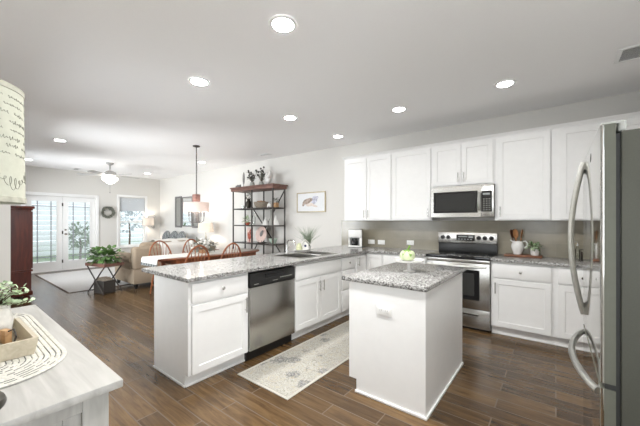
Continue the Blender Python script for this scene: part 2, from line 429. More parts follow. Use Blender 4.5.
def dup(root, loc, rz=None, label=None):
    r = root.copy(); COL.objects.link(r); r.location = loc
    if rz is not None: r.rotation_euler = (0, 0, rz)
    if label: r['label'] = label
    for ch in list(root.children):
        c = ch.copy(); COL.objects.link(c); c.parent = r
        for g in list(ch.children):
            d = g.copy(); COL.objects.link(d); d.parent = c
    return r
def S1(name, mat, *boxes, parent=None, bev=0.0, bevmod=0.0):
    b = MB()
    for x in boxes: b.box(*x, bev=bev)
    return b.obj(name, mat, parent, bevmod=bevmod)
def arc(c, r, a0, a1, n, ax='xz', ry=None):
    ry = r if ry is None else ry; out = []
    for i in range(n+1):
        a = a0+(a1-a0)*i/n; u = r*math.cos(a); w = ry*math.sin(a)
        out.append(Vector(c)+(Vector((u, 0, w)) if ax == 'xz' else Vector((0, u, w)) if ax == 'yz' else Vector((u, w, 0))))
    return out

# ================================================================== SETTING
XL, XR, YB, YF, H = -10.72, 0.85, 4.74, -0.12, 2.789
struct(S1('floor', 'floor', (XL-.15, XR+.15, YF-.15, YB+.15, -.12, 0)))
struct(S1('ceiling', 'ceil', (XL-.15, XR+.15, YF-.15, YB+.15, H, H+.12)))
struct(S1('wall_back', 'wall', (XL-.15, XR+.15, YB, YB+.15, 0, H)))
struct(S1('wall_right', 'wall', (XR, XR+.15, YF, .05, 0, H), (XR, XR+.15, .05, 1.2, 0, .65), (XR, XR+.15, .05, 1.2, 2.15, H), (XR, XR+.15, 1.2, YB, 0, H)))
def wall_with_openings(name, x0, x1, y0, y1, ops, *more):
    xs = sorted({x0, x1} | {o[0] for o in ops} | {o[1] for o in ops}); boxes = []
    for a, b in zip(xs, xs[1:]):
        op = [o for o in ops if o[0] <= a and o[1] >= b]
        if not op: boxes.append((a, b, y0, y1, 0, H))
        else:
            if op[0][2] > 0: boxes.append((a, b, y0, y1, 0, op[0][2]))
            boxes.append((a, b, y0, y1, op[0][3], H))
    struct(S1(name, 'wall', *boxes, *more))
    for o in ops: unseen_window(o, y0, y1)
WN = [2]
def unseen_window(o, y0, y1):  # made-up windows, added in out-of-view walls to let fill light in
    x0, x1, z0, z1 = o; cx = (x0+x1)/2
    r = bpy.data.objects.new('window_%d' % WN[0], None); COL.objects.link(r); r['kind'] = 'structure'; r.location = (cx, y1, z0); WN[0] += 1
    w = (x1-x0)/2; h = z1-z0
    S1('window_casing', 'trim', (-w-.07, -w, -.0, .018, -.0, h+.07), (w, w+.07, -.0, .018, -.0, h+.07), (-w, w, 0, .018, h, h+.07), parent=r)
    S1('window_sash', 'trim', (-w, -w+.05, -.09, -.05, 0, h), (w-.05, w, -.09, -.05, 0, h), (-w+.05, w-.05, -.09, -.05, 0, .05), (-w+.05, w-.05, -.09, -.05, h-.05, h), (-.025, .025, -.09, -.05, .05, h-.05), parent=r)
    S1('pane', 'glass', (-w+.05, w-.05, -.072, -.068, .05, h-.05), parent=r)
wr2 = bpy.data.objects.new('window_2', None); COL.objects.link(wr2); wr2['kind'] = 'structure'; wr2.location = (XR, .625, .65); WN[0] = 3  # made-up unseen window, added to brighten fronts facing the right wall
S1('window_casing', 'trim', (-.018, 0, -.645, -.575, 0, 1.57), (-.018, 0, .575, .645, 0, 1.57), (-.018, 0, -.575, .575, 1.5, 1.57), (-.03, 0, -.66, .66, -.04, 0), parent=wr2)
S1('window_sash', 'trim', (.05, .09, -.575, -.53, 0, 1.5), (.05, .09, .53, .575, 0, 1.5), (.05, .09, -.53, .53, 0, .045), (.05, .09, -.53, .53, 1.455, 1.5), (.05, .09, -.53, .53, .73, .77), parent=wr2)
S1('pane', 'glass', (.068, .072, -.53, .53, .045, 1.455), parent=wr2)
wall_with_openings('wall_front', -4.95, XR+.15, YF-.15, YF, [(-4.5, -2.8, .85, 2.25), (-.7, .6, .9, 2.1)], (-5.1, -4.95, YF-.15, 0.525, 0, H))
wall_with_openings('wall_front_left', XL-.15, -5.1, 0.20, 0.35, [(-9.9, -8.3, .7, 2.2), (-6.65, -5.35, .7, 2.2)])
DY0, DY1, DH = 1.40, 2.90, 2.04
WY0, WY1, WZ0, WZ1 = 3.52, 4.26, 0.56, 2.12
struct(S1('wall_left', 'wall',
    (XL-.15, XL, YF-.15, DY0, 0, H), (XL-.15, XL, DY0, DY1, DH, H), (XL-.15, XL, DY1, WY0, 0, H),
    (XL-.15, XL, WY0, WY1, 0, WZ0), (XL-.15, XL, WY0, WY1, WZ1, H), (XL-.15, XL, WY1, YB, 0, H)))
struct(S1('baseboard_left', 'trim', (XL, XL+.014, .35, DY0-.085, 0, .11), (XL, XL+.014, DY1+.085, YB, 0, .11), bev=.003))
struct(S1('baseboard_back', 'trim', (XL+.014, -3.0, YB-.014, YB, 0, .11), bev=.003))
# french doors
struct(S1('trim_1', 'trim', (XL, XL+.02, DY0-.085, DY0, 0, DH+.085), (XL, XL+.02, DY1, DY1+.085, 0, DH+.085), (XL, XL+.02, DY0, DY1, DH, DH+.085), bev=.004))
struct(S1('trim_2', 'trim', (XL-.15, XL+.005, DY0, DY1, 0, .02)))
def french_door(n, y0, y1, hinge_hi):
    root = bpy.data.objects.new('door_%d' % n, None); COL.objects.link(root); root['kind'] = 'structure'
    root.location = (XL-.06, (y0+y1)/2, 0)
    w = (y1-y0)/2-.003; st = .125; zb, zt = .26, DH-.14
    b = MB()
    b.box(-.022, .022, -w, -w+st, .022, DH-.005); b.box(-.022, .022, w-st, w, .022, DH-.005)
    b.box(-.022, .022, -w+st, w-st, .022, zb); b.box(-.022, .022, -w+st, w-st, zt, DH-.005)
    for (a0, a1, c0, c1) in ((-w+st-.02, w-st+.02, zb-.02, zb), (-w+st-.02, w-st+.02, zt, zt+.02), (-w+st-.02, -w+st, zb, zt), (w-st, w-st+.02, zb, zt)):
        b.box(.02, .034, a0, a1, c0, c1)
    b.obj('door_frame', 'trim', root)
    S1('pane', 'glass', (-.003, .003, -w+st, w-st, zb, zt), parent=root)
    g = MB()
    for yy in (-w+st+.11, w-st-.11): g.box(.004, .016, yy-.011, yy+.011, zb, zt)
    for zz in (zb+.13, zt-.13): g.box(.004, .016, -w+st, w-st, zz-.011, zz+.011)
    g.obj('grille', 'grille', root)
    bl = MB()
    z = zb+.02
    while z < zt-.01:
        bl.M = Matrix.Translation((-.014, 0, z)) @ Matrix.Rotation(math.radians(24), 4, 'Y')
        bl.box(-.008, .008, -w+st+.003, w-st-.003, -.0008, .0008); z += .03
    bl.obj('blind', 'blind', root)
    s = -1 if hinge_hi else 1
    if n == 2:
        h = MB(); h.cyl((.022, s*(-w+.06)*1, 1.0), (.05, s*(-w+.06), 1.0), .026); h.cyl((.05, s*(-w+.06), 1.0), (.085, s*(-w+.06), 1.0), .02, .028); h.obj('door_knob', 'chrome', root)
        d = MB(); d.cyl((.022, s*(-w+.06), 1.12), (.04, s*(-w+.06), 1.12), .024); d.obj('deadbolt', 'chrome', root)
    hg = MB()
    for zz in (.25, 1.05, 1.82): hg.cyl((.026, (w-.004)*(-1 if n == 2 else 1), zz-.045), (.026, (w-.004)*(-1 if n == 2 else 1), zz+.045), .008)
    hg.obj('hinge', 'darkmetal', root)
french_door(1, DY0, 2.15, True); french_door(2, 2.15, DY1, False)
# window
wr = bpy.data.objects.new('window_1', None); COL.objects.link(wr); wr['kind'] = 'structure'; wr.location = (XL, (WY0+WY1)/2, WZ0)
hw, hh = (WY1-WY0)/2, WZ1-WZ0
S1('window_casing', 'trim', (0, .02, -hw-.07, -hw, -.06, hh+.07), (0, .02, hw, hw+.07, -.06, hh+.07), (0, .02, -hw, hw, hh, hh+.07), (0, .045, -hw-.09, hw+.09, -.035, 0), parent=wr, bev=.003)
S1('window_sash', 'trim', (-.09, -.05, -hw, -hw+.045, 0, hh), (-.09, -.05, hw-.045, hw, 0, hh), (-.09, -.05, -hw+.045, hw-.045, hh/2-.025, hh/2+.025), (-.09, -.05, -hw+.045, hw-.045, 0, .05), (-.09, -.05, -hw+.045, hw-.045, hh-.045, hh), parent=wr)
S1('pane', 'glass', (-.072, -.068, -hw+.04, hw-.04, .04, hh-.04), parent=wr)
bl = MB(); z = hh-.03
while z > hh*.72:
    bl.M = Matrix.Translation((-.025, 0, z)) @ Matrix.Rotation(math.radians(55), 4, 'Y'); bl.box(-.012, .012, -hw+.005, hw-.005, -.0008, .0008); z -= .02
bl.obj('blind', 'blind', wr)
# outside
struct(S1('patio_ground', 'patio', (XL-3.2, XL-.16, -2, 8, -.14, -.03)))
struct(S1('lawn_ground', 'lawn', (XL-14, XL-3.2, -8, 14, -.16, -.05)))
fn = MB()
for k in range(11): fn.box(XL-5.0, XL-4.96, -3, 9.5, .0+k*.2, .18+k*.2, bev=.006)
for k in range(6): fn.box(XL-5.12, XL-5.0, -3+k*2.4, -2.9+k*2.4, -.05, 2.25)
tag(fn.obj('fence', 'fence'), 'pale board fence beyond the glass doors', 'fence')
def bush(name, loc, h, r, n, label, mat='leaf', cat='shrub', l=.11, w=.07):
    t = thing(name, label, cat, loc); rn = random.Random(hash(label) % 999 if False else int(h*100)+int(r*77))
    f = MB(); f.cloud((0, 0, h-r), (r, r, r*.9), n, l, w, 0, rn); f.obj('foliage', mat, t)
    s = MB(); s.tube([(0, 0, 0), (.03, .02, h*.4), (0, 0, h-r)], [.04, .03, .02]); s.obj('trunk', 'stem', t)
bush('garden_shrub', (XL-2.0, 3.0, -.03), 1.35, .55, 420, 'round green shrub outside the right hand glass door')
M['silverleaf'] = plain('silver_leaf', (0.42, 0.46, 0.47), 0.7, var=0.3, scale=25)
bush('garden_tree', (XL-2.3, 4.6, -.03), 2.25, .9, 240, 'small leafy tree outside the sash window', 'silverleaf', 'tree', .15, .11)

# ================================================================== CEILING LIGHTS
can_labels = [((-1.552, 1.545), 'round recessed ceiling light nearest the camera, above the end of the island', 1),
  ((-2.86, 1.65), 'recessed ceiling light above the near end of the peninsula counter', 1), ((-2.877, 2.999), 'recessed ceiling light above the peninsula sink', 3),
  ((-.414, 3.632), 'recessed ceiling light in front of the wall cabinets right of the microwave', 2), ((-1.569, 3.627), 'recessed ceiling light in front of the microwave', 2),
  ((-2.873, 4.15), 'recessed ceiling light near the left end of the wall cabinets', 2), ((-6.858, 1.337), 'recessed ceiling light in the living area right of the script lampshade', 2),
  ((-9.6, 1.30), 'recessed ceiling light beside the script lampshade, in front of the glass doors', 2), ((-9.6, 3.88), 'recessed ceiling light right of the ceiling fan, in the far corner', 2),
  ((-6.72, 3.95), 'recessed ceiling light right of the pendant rod', 2),
  ((-.30, 1.60), 'unseen ceiling light added as fill in front of the refrigerator', 1), ((-1.50, .42), 'unseen ceiling light added as fill between the sideboard and the island', 2)]  # these two are out of view, added to brighten aisle and foreground
first = {}
for (x, y), lab, k in can_labels:
    if k not in first:
        first[k] = t = thing('ceiling_light', lab, 'ceiling light', (x, y, H), 0, 'recessed ceiling lights')
        b = MB(); b.lathe([(.074, -.001), (.0745, -.010), (.098, -.008), (.102, -.001)], seg=32, cap=False); b.obj('trim_ring', 'trim', t)
        b = MB(); b.lathe([(.0741, -.002), (.0739, -.0055), (.06, -.0065), (.0005, -.007)], seg=28); b.obj('lens', (None, 'can', 'candim', 'cansink')[k], t)
    else: dup(first[k], (x, y, H), 0, lab)
def register(loc, sx, sy, label):
    t = thing('air_vent', label, 'air vent', loc, 0, 'ceiling air vents')
    S1('vent_frame', 'trim', (-sx, sx, -sy, -sy+.03, -.012, -.001), (-sx, sx, sy-.03, sy, -.012, -.001), (-sx, -sx+.03, -sy+.03, sy-.03, -.012, -.001), (sx-.03, sx, -sy+.03, sy-.03, -.012, -.001), parent=t, bev=.003)
    S1('vent_duct', 'shutter', (-sx+.03, sx-.03, -sy+.03, sy-.03, -.004, -.001), parent=t)
    b = MB()
    n = int((2*sy-.06)/.022)
    for k in range(n):
        b.M = Matrix.Translation((0, -sy+.04+k*.022, -.009)) @ Matrix.Rotation(math.radians(40), 4, 'X'); b.box(-sx+.03, sx-.03, -.008, .008, -.0008, .0008)
    b.obj('louver', 'trim', t)
register((.58, 3.63, H), .17, .15, 'white louvred air vent in the ceiling above the refrigerator')
register((-4.9, 4.33, H), .15, .07, 'small ceiling air vent above the iron shelf')
register((-10.3, 2.35, H), .16, .08, 'small ceiling air vent beyond the ceiling fan')

# ================================================================== KITCHEN CABINETS
def shaker(b, x0, x1, z0, z1, y=0.0, t=.02, rail=.058, rec=.008):
    def R(m, yy): return [(x0+m, yy, z0+m), (x1-m, yy, z0+m), (x1-m, yy, z1-m), (x0+m, yy, z1-m)]
    L = [R(0, y+t), R(0, y+.0015), R(.0015, y), R(rail, y), R(rail+.004, y+rec)]
    V = [[b.bm.verts.new(b.M @ Vector(p)) for p in r] for r in L]
    b.bm.faces.new(V[0])
    for A, B in zip(V, V[1:]):
        for i in range(4): b.bm.faces.new((A[i], A[(i+1) % 4], B[(i+1) % 4], B[i]))
    b.bm.faces.new(V[-1])
def slabfront(b, x0, x1, z0, z1, y=0.0, t=.02): b.box(x0, x1, y, y+t, z0, z1, bev=.003)
def bar_handle(x, zc, L=.13, parent=None, y=0.0):
    b = MB()
    b.cyl((x, y-.028, zc-L/2), (x, y-.028, zc+L/2), .0055, seg=10)
    for s in (-1, 1): b.cyl((x, y+.0, zc+s*(L/2-.02)), (x, y-.028, zc+s*(L/2-.02)), .004, seg=8)
    return b.obj('handle', 'chrome', parent)
def knob(x, z, parent=None, y=0.0):
    b = MB(); b.M = Matrix.Translation((x, y, z)) @ Matrix.Rotation(PI/2, 4, 'X')
    b.lathe([(.006, 0), (.005, .012), (.014, .018), (.015, .024), (.010, .028)], seg=16)
    return b.obj('knob', 'chrome', parent)
def cabinet(name, label, cat, loc, rz, w, d, z0, z1, fronts, toe=False, group=None, toeh=.105, toed=.075, hollow=False):
    """local frame: front of the doors at y=0 facing -y, x from 0 to w"""
    t = thing(name, label, cat, loc, rz, group)
    b = MB()
    if toe:
        if hollow:
            b.box(0, .018, .021, d, toeh, z1); b.box(w-.018, w, .021, d, toeh, z1); b.box(.018, w-.018, d-.018, d, toeh, z1); b.box(.018, w-.018, .021, d-.018, toeh, toeh+.018); b.box(.018, w-.018, .021, .04, toeh+.018, z1)
        else: b.box(0, w, .021, d, toeh, z1)
        b.box(0, w, toed, d, 0.001, toeh)
        b.box(0, w, toed-.011, toed, 0.001, .016, bev=.003)
    else: b.box(0, w, .021, d, z0, z1)
    b.obj('carcass', 'cab', t)
    for f in fronts:
        k, x0, x1, a0, a1 = f[:5]; h = f[5] if len(f) > 5 else None
        b = MB()
        if k == 'door': shaker(b, x0, x1, a0, a1); o = b.obj('door', 'cab', t)
        else: slabfront(b, x0, x1, a0, a1); o = b.obj('drawer' if k == 'drawer' else 'false_front', 'cab', t)
        if h:
            if h[0] == 'bar': bar_handle(h[1], h[2], parent=o, L=h[3] if len(h) > 3 else .13)
            else: knob(h[1], h[2], parent=o)
    return t
UF, UZ0, UZ1 = 4.37, 1.372, 2.425
ud = YB-UF-.002
def upper(x0, x1, label, fronts, z0=UZ0):
    return cabinet('wall_cabinet', label, 'wall cabinet', (x0, UF, 0), 0, x1-x0-.001, ud, z0, UZ1, fronts, group='white wall cabinets')
DB, DT = UZ0+.012, UZ1-.02
upper(-2.898, -2.013, 'white two door wall cabinet at the left end, above the coffee maker',
      [('door', .012, .437, DB, DT, ('bar', .405, DB+.10)), ('door', .445, .872, DB, DT, ('bar', .477, DB+.10))])
upper(-2.013, -1.40, 'white single door wall cabinet just left of the microwave', [('door', .012, .60, DB, DT, ('bar', .567, DB+.10))])
upper(-1.40, -.611, 'short white two door wall cabinet above the microwave',
      [('door', .02, .39, 1.855, DT, ('bar', .358, 1.955)), ('door', .398, .77, 1.855, DT, ('bar', .43, 1.955))], z0=1.838)
upper(-.61, -.039, 'white single door wall cabinet just right of the microwave', [('door', .03, .558, DB, DT, ('bar', .062, DB+.10))])
upper(-.038, XR-.002, 'white wall cabinet at the right end, partly behind the refrigerator', [('door', .075, .47, DB, DT), ('door', .478, .875, DB, DT)])
cr = MB()
prof = [(UF+.03, 0), (UF+.015, .0), (UF+.012, .014), (UF-.012, .03), (UF-.016, .04), (UF+.03, .04)]
for a in [-2.93]:
    V0 = [cr.bm.verts.new((-2.899-(UF+.02-p[0]) if p[0] < UF+.02 else -2.899, p[0], UZ1+.001+p[1])) for p in prof]
    V1 = [cr.bm.verts.new((XR-.003, p[0], UZ1+.001+p[1])) for p in prof]
    n = len(prof)
    for i in range(n): cr.bm.faces.new((V0[i], V0[(i+1) % n], V1[(i+1) % n], V1[i]))
    cr.bm.faces.new(V0); cr.bm.faces.new(V1[::-1])
cr.box(-2.93, -2.899, UF+.0, YB-.003, UZ1+.001, UZ1+.04, bev=.008)
cr.box(-2.9, XR-.003, UF+.03, YB-.003, UZ1+.0012, UZ1+.039)
tag(cr.obj('crown_molding', 'cab'), 'white crown molding running along the top of the wall cabinets', 'molding')

# base cabinets on the range wall
BF = 4.12; CT0, CT1 = .879, .914
bd = YB-BF-.002
DZ = (.112, .672); RZ = (.692, .852)
cabinet('base_cabinet', 'white base cabinet right of the range, with one drawer over one door', 'base cabinet', (-.617, BF, 0), 0, .60, bd, 0, .877,
    [('drawer', .02, .577, *RZ, ('knob', .298, .775)), ('door', .02, .577, *DZ, ('bar', .05, .57))], True, 'white base cabinets')
cabinet('base_cabinet', 'white base cabinet at the right end, partly behind the refrigerator', 'base cabinet', (-.016, BF, 0), 0, XR+.014, bd, 0, .877,
    [('drawer', .035, .44, *RZ, ('knob', .238, .775)), ('drawer', .45, .85, *RZ, ('knob', .65, .775)), ('door', .035, .44, *DZ, ('bar', .41, .57)), ('door', .45, .85, *DZ, ('bar', .48, .57))], True, 'white base cabinets')
cabinet('base_cabinet', 'white base cabinet left of the range, behind the island', 'base cabinet', (-2.045, BF, 0), 0, .655, bd, 0, .877,
    [('drawer', .03, .64, *RZ, ('knob', .335, .775)), ('door', .03, .64, *DZ, ('bar', .61, .57))], True, 'white base cabinets')
# corner cabinet with a folding door
PF = -2.315        # door fronts of the peninsula
co = thing('corner_cabinet', 'white corner base cabinet with folding door where peninsula meets range wall', 'base cabinet', (PF, BF, 0), 0, 'white base cabinets')
b = MB()
b.box(-.635, -.022, -.30, .618, .105, .877); b.box(-.022, .268, .022, .618, .105, .877)
b.box(-.635, -.075, -.30, .618, .001, .105); b.box(-.075, .268, .075, .618, .001, .105); b.obj('carcass', 'cab', co)
b = MB(); shaker(b, .006, .258, .112, .852, rail=.05); o = b.obj('door', 'cab', co)
b = MB(); b.M = Matrix.Rotation(PI/2, 4, 'Z'); shaker(b, -.292, -.006, .112, .852, rail=.05); o = b.obj('door', 'cab', co)
b = MB(); b.cyl((.035, -.262, .70), (.035, -.262, .83), .0055, seg=10)
for zz in (.72, .81): b.cyl((.0, -.262, zz), (.035, -.262, zz), .004, seg=8)
b.obj('handle', 'chrome', o)
# peninsula cabinets (local x -> +Y, front faces +X)
R90 = PI/2
pd = 2.95-2.315
P0 = 1.256
end = cabinet('base_cabinet', 'white base cabinet at the free end of the peninsula, with drawer over door', 'base cabinet', (PF, P0, 0), R90, 1.851-P0, pd, 0, .877,
    [('drawer', .022, .575, *RZ, ('knob', .30, .775)), ('door', .022, .575, *DZ, ('bar', .545, .575, .14))], True, 'white base cabinets')
b = MB(); b.box(.0205, pd+.004, -.001, -.0005, 0, .001)
b.bm.clear(); b.box(-.004, 0, .021, pd, .105, .877); b.box(-.004, 0, .075, pd, .001, .105)
b.box(-.012, -.0041, .067, pd+.008, .001, .02, bev=.003); b.box(-.004, 1.0, pd+.0005, pd+.008, .001, .02, bev=.003); b.obj('end_panel', 'cab', end)
for c in end.children:
    if c.name.startswith('end_panel'): pass
sinkc = cabinet('base_cabinet', 'white sink base cabinet with a false front over two doors, right of the dishwasher', 'base cabinet', (PF, 2.497, 0), R90, .943, pd, 0, .877,
    [('false', .012, .928, *RZ), ('door', .012, .466, *DZ, ('bar', .435, .565)), ('door', .474, .928, *DZ, ('bar', .505, .565))], True, 'white base cabinets', hollow=True)
cabinet('base_cabinet', 'narrow white three drawer base cabinet between sink cabinet and corner cabinet', 'base cabinet', (PF, 3.441, 0), R90, .376, pd, 0, .877,
    [('drawer', .012, .355, *RZ, ('knob', .18, .775)), ('drawer', .012, .355, .415, .672), ('drawer', .012, .355, .112, .395)], True, 'white base cabinets')

# worktops
wx = [-3.126, -2.86, -2.63, -2.60, -2.42, -2.278, -1.391]; wy = [1.21, 2.70, 3.44, 4.10, YB-.0125]
b = MB()
def wm(i, j):
    if i == 5: return j == 3
    if j == 1 and i in (1, 3): return False
    if j == 1 and i == 2: return False
    return True
b.slab(wx, wy, wm, CT0, CT1)
tag(b.obj('worktop', 'granite', bevmod=.005), 'speckled grey granite worktop running the length of the peninsula to the range', 'worktop')
tag(S1('worktop', 'granite', (-.618, XR-.003, 4.10, YB-.0125, CT0, CT1), bev=.005), 'speckled grey granite worktop right of the range', 'worktop')
# backsplash
struct(S1('trim_3', 'tile', (-3.19, XR-.002, YB-.012, YB, CT1-.03, UZ0)))
# sink
sk = thing('sink', 'stainless double bowl sink set into the peninsula worktop', 'sink', (-2.64, 3.07, CT1))
b = MB()
def bowl(x0, x1, y0, y1, dz):
    t = .004
    b.box(x0, x0+t, y0, y1, -dz, -.001); b.box(x1-t, x1, y0, y1, -dz, -.001); b.box(x0+t, x1-t, y0, y0+t, -dz, -.001); b.box(x0+t, x1-t, y1-t, y1, -dz, -.001)
    b.box(x0, x1, y0, y1, -dz-.006, -dz)
bowl(-.215, .215, -.364, -.006, .18); b.obj('bowl', 'steel', sk)
b = MB(); bowl(-.215, .215, .006, .364, .18); b.obj('bowl', 'steel', sk)
S1('rim', 'steel', (-.235, .235, -.384, -.364, .0005, .005), (-.235, .235, .364, .384, .0005, .005), (-.235, -.215, -.364, .364, .0005, .005), (.215, .235, -.364, .364, .0005, .005), (-.215, .215, -.006, .006, -.03, .004), parent=sk)
fa = thing('faucet', 'chrome gooseneck faucet behind the sink', 'faucet', (-2.965, 3.03, CT1))
b = MB(); b.lathe([(.028, .001), (.028, .008), (.019, .014), (.017, .06), (.0155, .11)], seg=20)
b.obj('base', 'chrome', fa)
b = MB(); pts = [Vector((0, 0, .10)), Vector((0, 0, .135))]+[Vector((.075+.075*math.cos(a), 0, .135+.055*math.sin(a))) for a in [PI-i*PI/12*1.0 for i in range(11)]]
b.tube(pts, .0115, 12); b.tube([pts[-1], pts[-1]+Vector((.006, 0, -.045))], .014, 12); b.obj('spout', 'chrome', fa)
b = MB(); b.tube([(0, .012, .07), (0, .05, .085), (.0, .085, .12)], [.008, .006, .005], 8); b.obj('handle', 'chrome', fa)

# dishwasher
dw = thing('dishwasher', 'stainless dishwasher with black control strip in the peninsula', 'dishwasher', (PF-.005, 1.853, 0), R90)
S1('tub', 'black', (.003, .638, .045, .60, .10, .872), parent=dw)
S1('toe_kick', 'black', (.0, .641, .05, .07, .001, .10), parent=dw)
S1('door_panel', 'steel', (.004, .637, -.008, .044, .105, .718), parent=dw, bev=.006)
cp = S1('control_panel', 'black', (.004, .637, -.010, .044, .722, .855), parent=dw, bev=.006)
b = MB(); b.M = Matrix.Translation((.32, -.0105, .812)); b.box(-.13, .13, -.012, .006, .008, .020, bev=.004); b.box(-.12, .12, -.002, .001, -.022, .008); b.obj('handle', 'blackglass', cp)
b = MB()
for k in range(6): b.box(.405+k*.031, .423+k*.031, -.0118, -.0095, .765, .773)
b.box(.30, .37, -.0118, -.0095, .748, .752); b.box(.055, .11, -.0118, -.0095, .742, .748); b.obj('button_mark', 'hinge', cp)

# range
rg = thing('range', 'stainless electric range with black glass cooktop', 'range', (-1.386, 4.11, 0))
RW = .766
S1('body', 'steel', (.002, RW-.002, .025, .605, .03, .883), parent=rg)
S1('kick_base', 'black', (.02, RW-.02, .06, .60, .001, .03), parent=rg)
dr = S1('drawer', 'steel', (.004, RW-.004, -.002, .024, .045, .268), parent=rg, bev=.004)
S1('handle', 'steel', (.12, RW-.12, -.014, .0, .205, .222), parent=dr, bev=.004)
S1('drawer_gap', 'gasket', (.13, RW-.13, -.0035, -.001, .19, .205), parent=dr)
od = S1('oven_door', 'steel', (.004, RW-.004, -.012, .024, .276, .838), parent=rg, bev=.005)
S1('oven_window', 'blackglass', (.115, RW-.115, -.0135, -.0115, .385, .755), parent=od)
S1('window_view', 'gasket', (.175, RW-.175, -.0142, -.0134, .435, .715), parent=od)
b = MB(); pts = [(.035+i*(RW-.07)/16, -.052-.018*math.sin(PI*i/16), .80) for i in range(17)]
b.tube(pts, .013, 10); b.cyl((.045, -.012, .80), (.045, -.055, .80), .011); b.cyl((RW-.045, -.012, .80), (RW-.045, -.055, .80), .011); b.obj('handle', 'handle', od)
S1('front_rail', 'steel', (.004, RW-.004, -.008, .024, .842, .883), parent=rg, bev=.004)
ct = S1('cooktop', 'blackglass', (.0, RW, -.020, .545, .884, .920), parent=rg, bev=.004)
b = MB()
for (x, y, r) in ((.19, .13, .105), (.57, .13, .085), (.19, .39, .08), (.57, .39, .105)): b.lathe([(r, .9203), (r, .9208), (r-.004, .9208), (r-.004, .9203)], (x, y, 0), 40, cap=False)
b.obj('burner_ring', 'fridgeside', ct)
bk = thing('backguard_parent', '', '') if False else None
bp_ = S1('backguard', 'black', (.0, RW, .548, .607, .894, 1.045), parent=rg, bev=.004)
cp = S1('control_panel', 'steel', (-.004, RW+.004, .530, .609, 1.047, 1.20), parent=rg, bev=.008)
S1('display', 'blackglass', (.255, .495, .5275, .531, 1.085, 1.168), parent=cp)
b = MB()
for k in range(5): b.box(.275+k*.04, .30+k*.04, .5268, .5277, 1.10, 1.112)
b.box(.28, .40, .5268, .5277, 1.135, 1.152); b.box(.415, .475, .5268, .5277, 1.125, 1.158); b.obj('display_mark', 'display', cp)
for x in (.065, .142, .545, .62, .70):
    b = MB(); b.M = Matrix.Translation((x, .53, 1.128)) @ Matrix.Rotation(PI/2, 4, 'X')
    b.lathe([(.029, 0), (.029, .004), (.024, .006), (.021, .024), (.018, .027)], seg=20); b.box(-.004, .004, -.02, .02, .024, .033, bev=.002)
    b.obj('knob', 'black', cp)

# microwave
mw = thing('microwave', 'stainless over-the-range microwave with black window', 'microwave', (-1.392, 4.325, 1.418))
MW, MH = .78, .418
S1('body', 'black', (.004, MW-.004, .03, .413, .0, MH), parent=mw)
b = MB(); b.slab([0, .035, .595, MW-.148], [0, .055, MH-.075, MH-.012], lambda i, j: not (i == 1 and j == 1), 0, .029)
for v in b.bm.verts: v.co = Vector((v.co.x, .029-v.co.z, v.co.y))
dO = b.obj('door', 'steel', mw)
S1('window', 'blackglass', (.0352, .5948, .006, .02, .0552, MH-.0752), parent=dO)
S1('screen', 'gasket', (.065, .565, .0048, .0059, .085, MH-.102), parent=dO)
b = MB(); pts = [(.612, -.012-.022*math.sin(PI*i/12), .085+i*(MH-.185)/12) for i in range(13)]; b.tube(pts, .014, 10)
b.cyl((.612, .002, .10), (.612, -.02, .10), .011); b.cyl((.612, .002, MH-.115), (.612, -.02, MH-.115), .011); b.obj('handle', 'handle', dO)
cp = S1('control_panel', 'steel', (MW-.146, MW, 0, .029, 0, MH-.012), parent=mw, bev=.003)
S1('keypad', 'blackglass', (MW-.142, MW-.022, -.002, .001, .068, MH-.085), parent=cp)
S1('display', 'display', (MW-.125, MW-.045, -.0028, -.0018, MH-.135, MH-.112), parent=cp)
b = MB()
for r in range(6):
    for c in range(3): b.box(MW-.122+c*.032, MW-.104+c*.032, -.0026, -.0018, .085+r*.028, .094+r*.028)
b.obj('key_mark', 'hinge', cp)
S1('vent_grille', 'steel', (0, MW, .004, .029, MH-.010, MH+.001), parent=mw)

# ================================================================== ISLAND
IX0, IX1, IY0, IY1 = -1.325, -.708, 2.075, 3.10
il = thing('island', 'white kitchen island cabinet with granite top and outlet on its near end', 'island', (IX0, IY1, 0), -PI/2)
# local: x -> -Y, y -> +X ; doors face -X
iw = IY1-IY0; idp = IX1-IX0
b = MB(); b.box(0, iw, .021, idp, .105, .877); b.box(0, iw, .075, idp, .001, .105); b.obj('carcass', 'cab', il)
b = MB(); b.box(iw, iw+.006, 0.004, idp, .105, .877); b.box(iw, iw+.006, .072, idp, .001, .105); b.box(-.0, iw+.006, idp, idp+.005, .001, .877); b.obj('side_panel', 'cab', il)
b = MB(); b.box(iw+.006, iw+.019, .064, idp+.018, .001, .022, bev=.004); b.box(0, iw+.006, idp+.005, idp+.018, .001, .022, bev=.004); b.obj('shoe_molding', 'trim', il)
for k in range(2):
    x0 = .015+k*(iw/2); x1 = x0+iw/2-.025
    b = MB(); shaker(b, x0, x1, *DZ); o = b.obj('door', 'cab', il); bar_handle(x1-.03 if k == 0 else x0+.03, .565, parent=o)
    b = MB(); slabfront(b, x0, x1, *RZ); o = b.obj('drawer', 'cab', il); knob((x0+x1)/2, .775, parent=o)
tag(S1('worktop', 'granite', (-1.385, -.69, 2.05, 3.20, CT0, CT1), bev=.006), 'speckled grey granite worktop on the kitchen island', 'worktop')
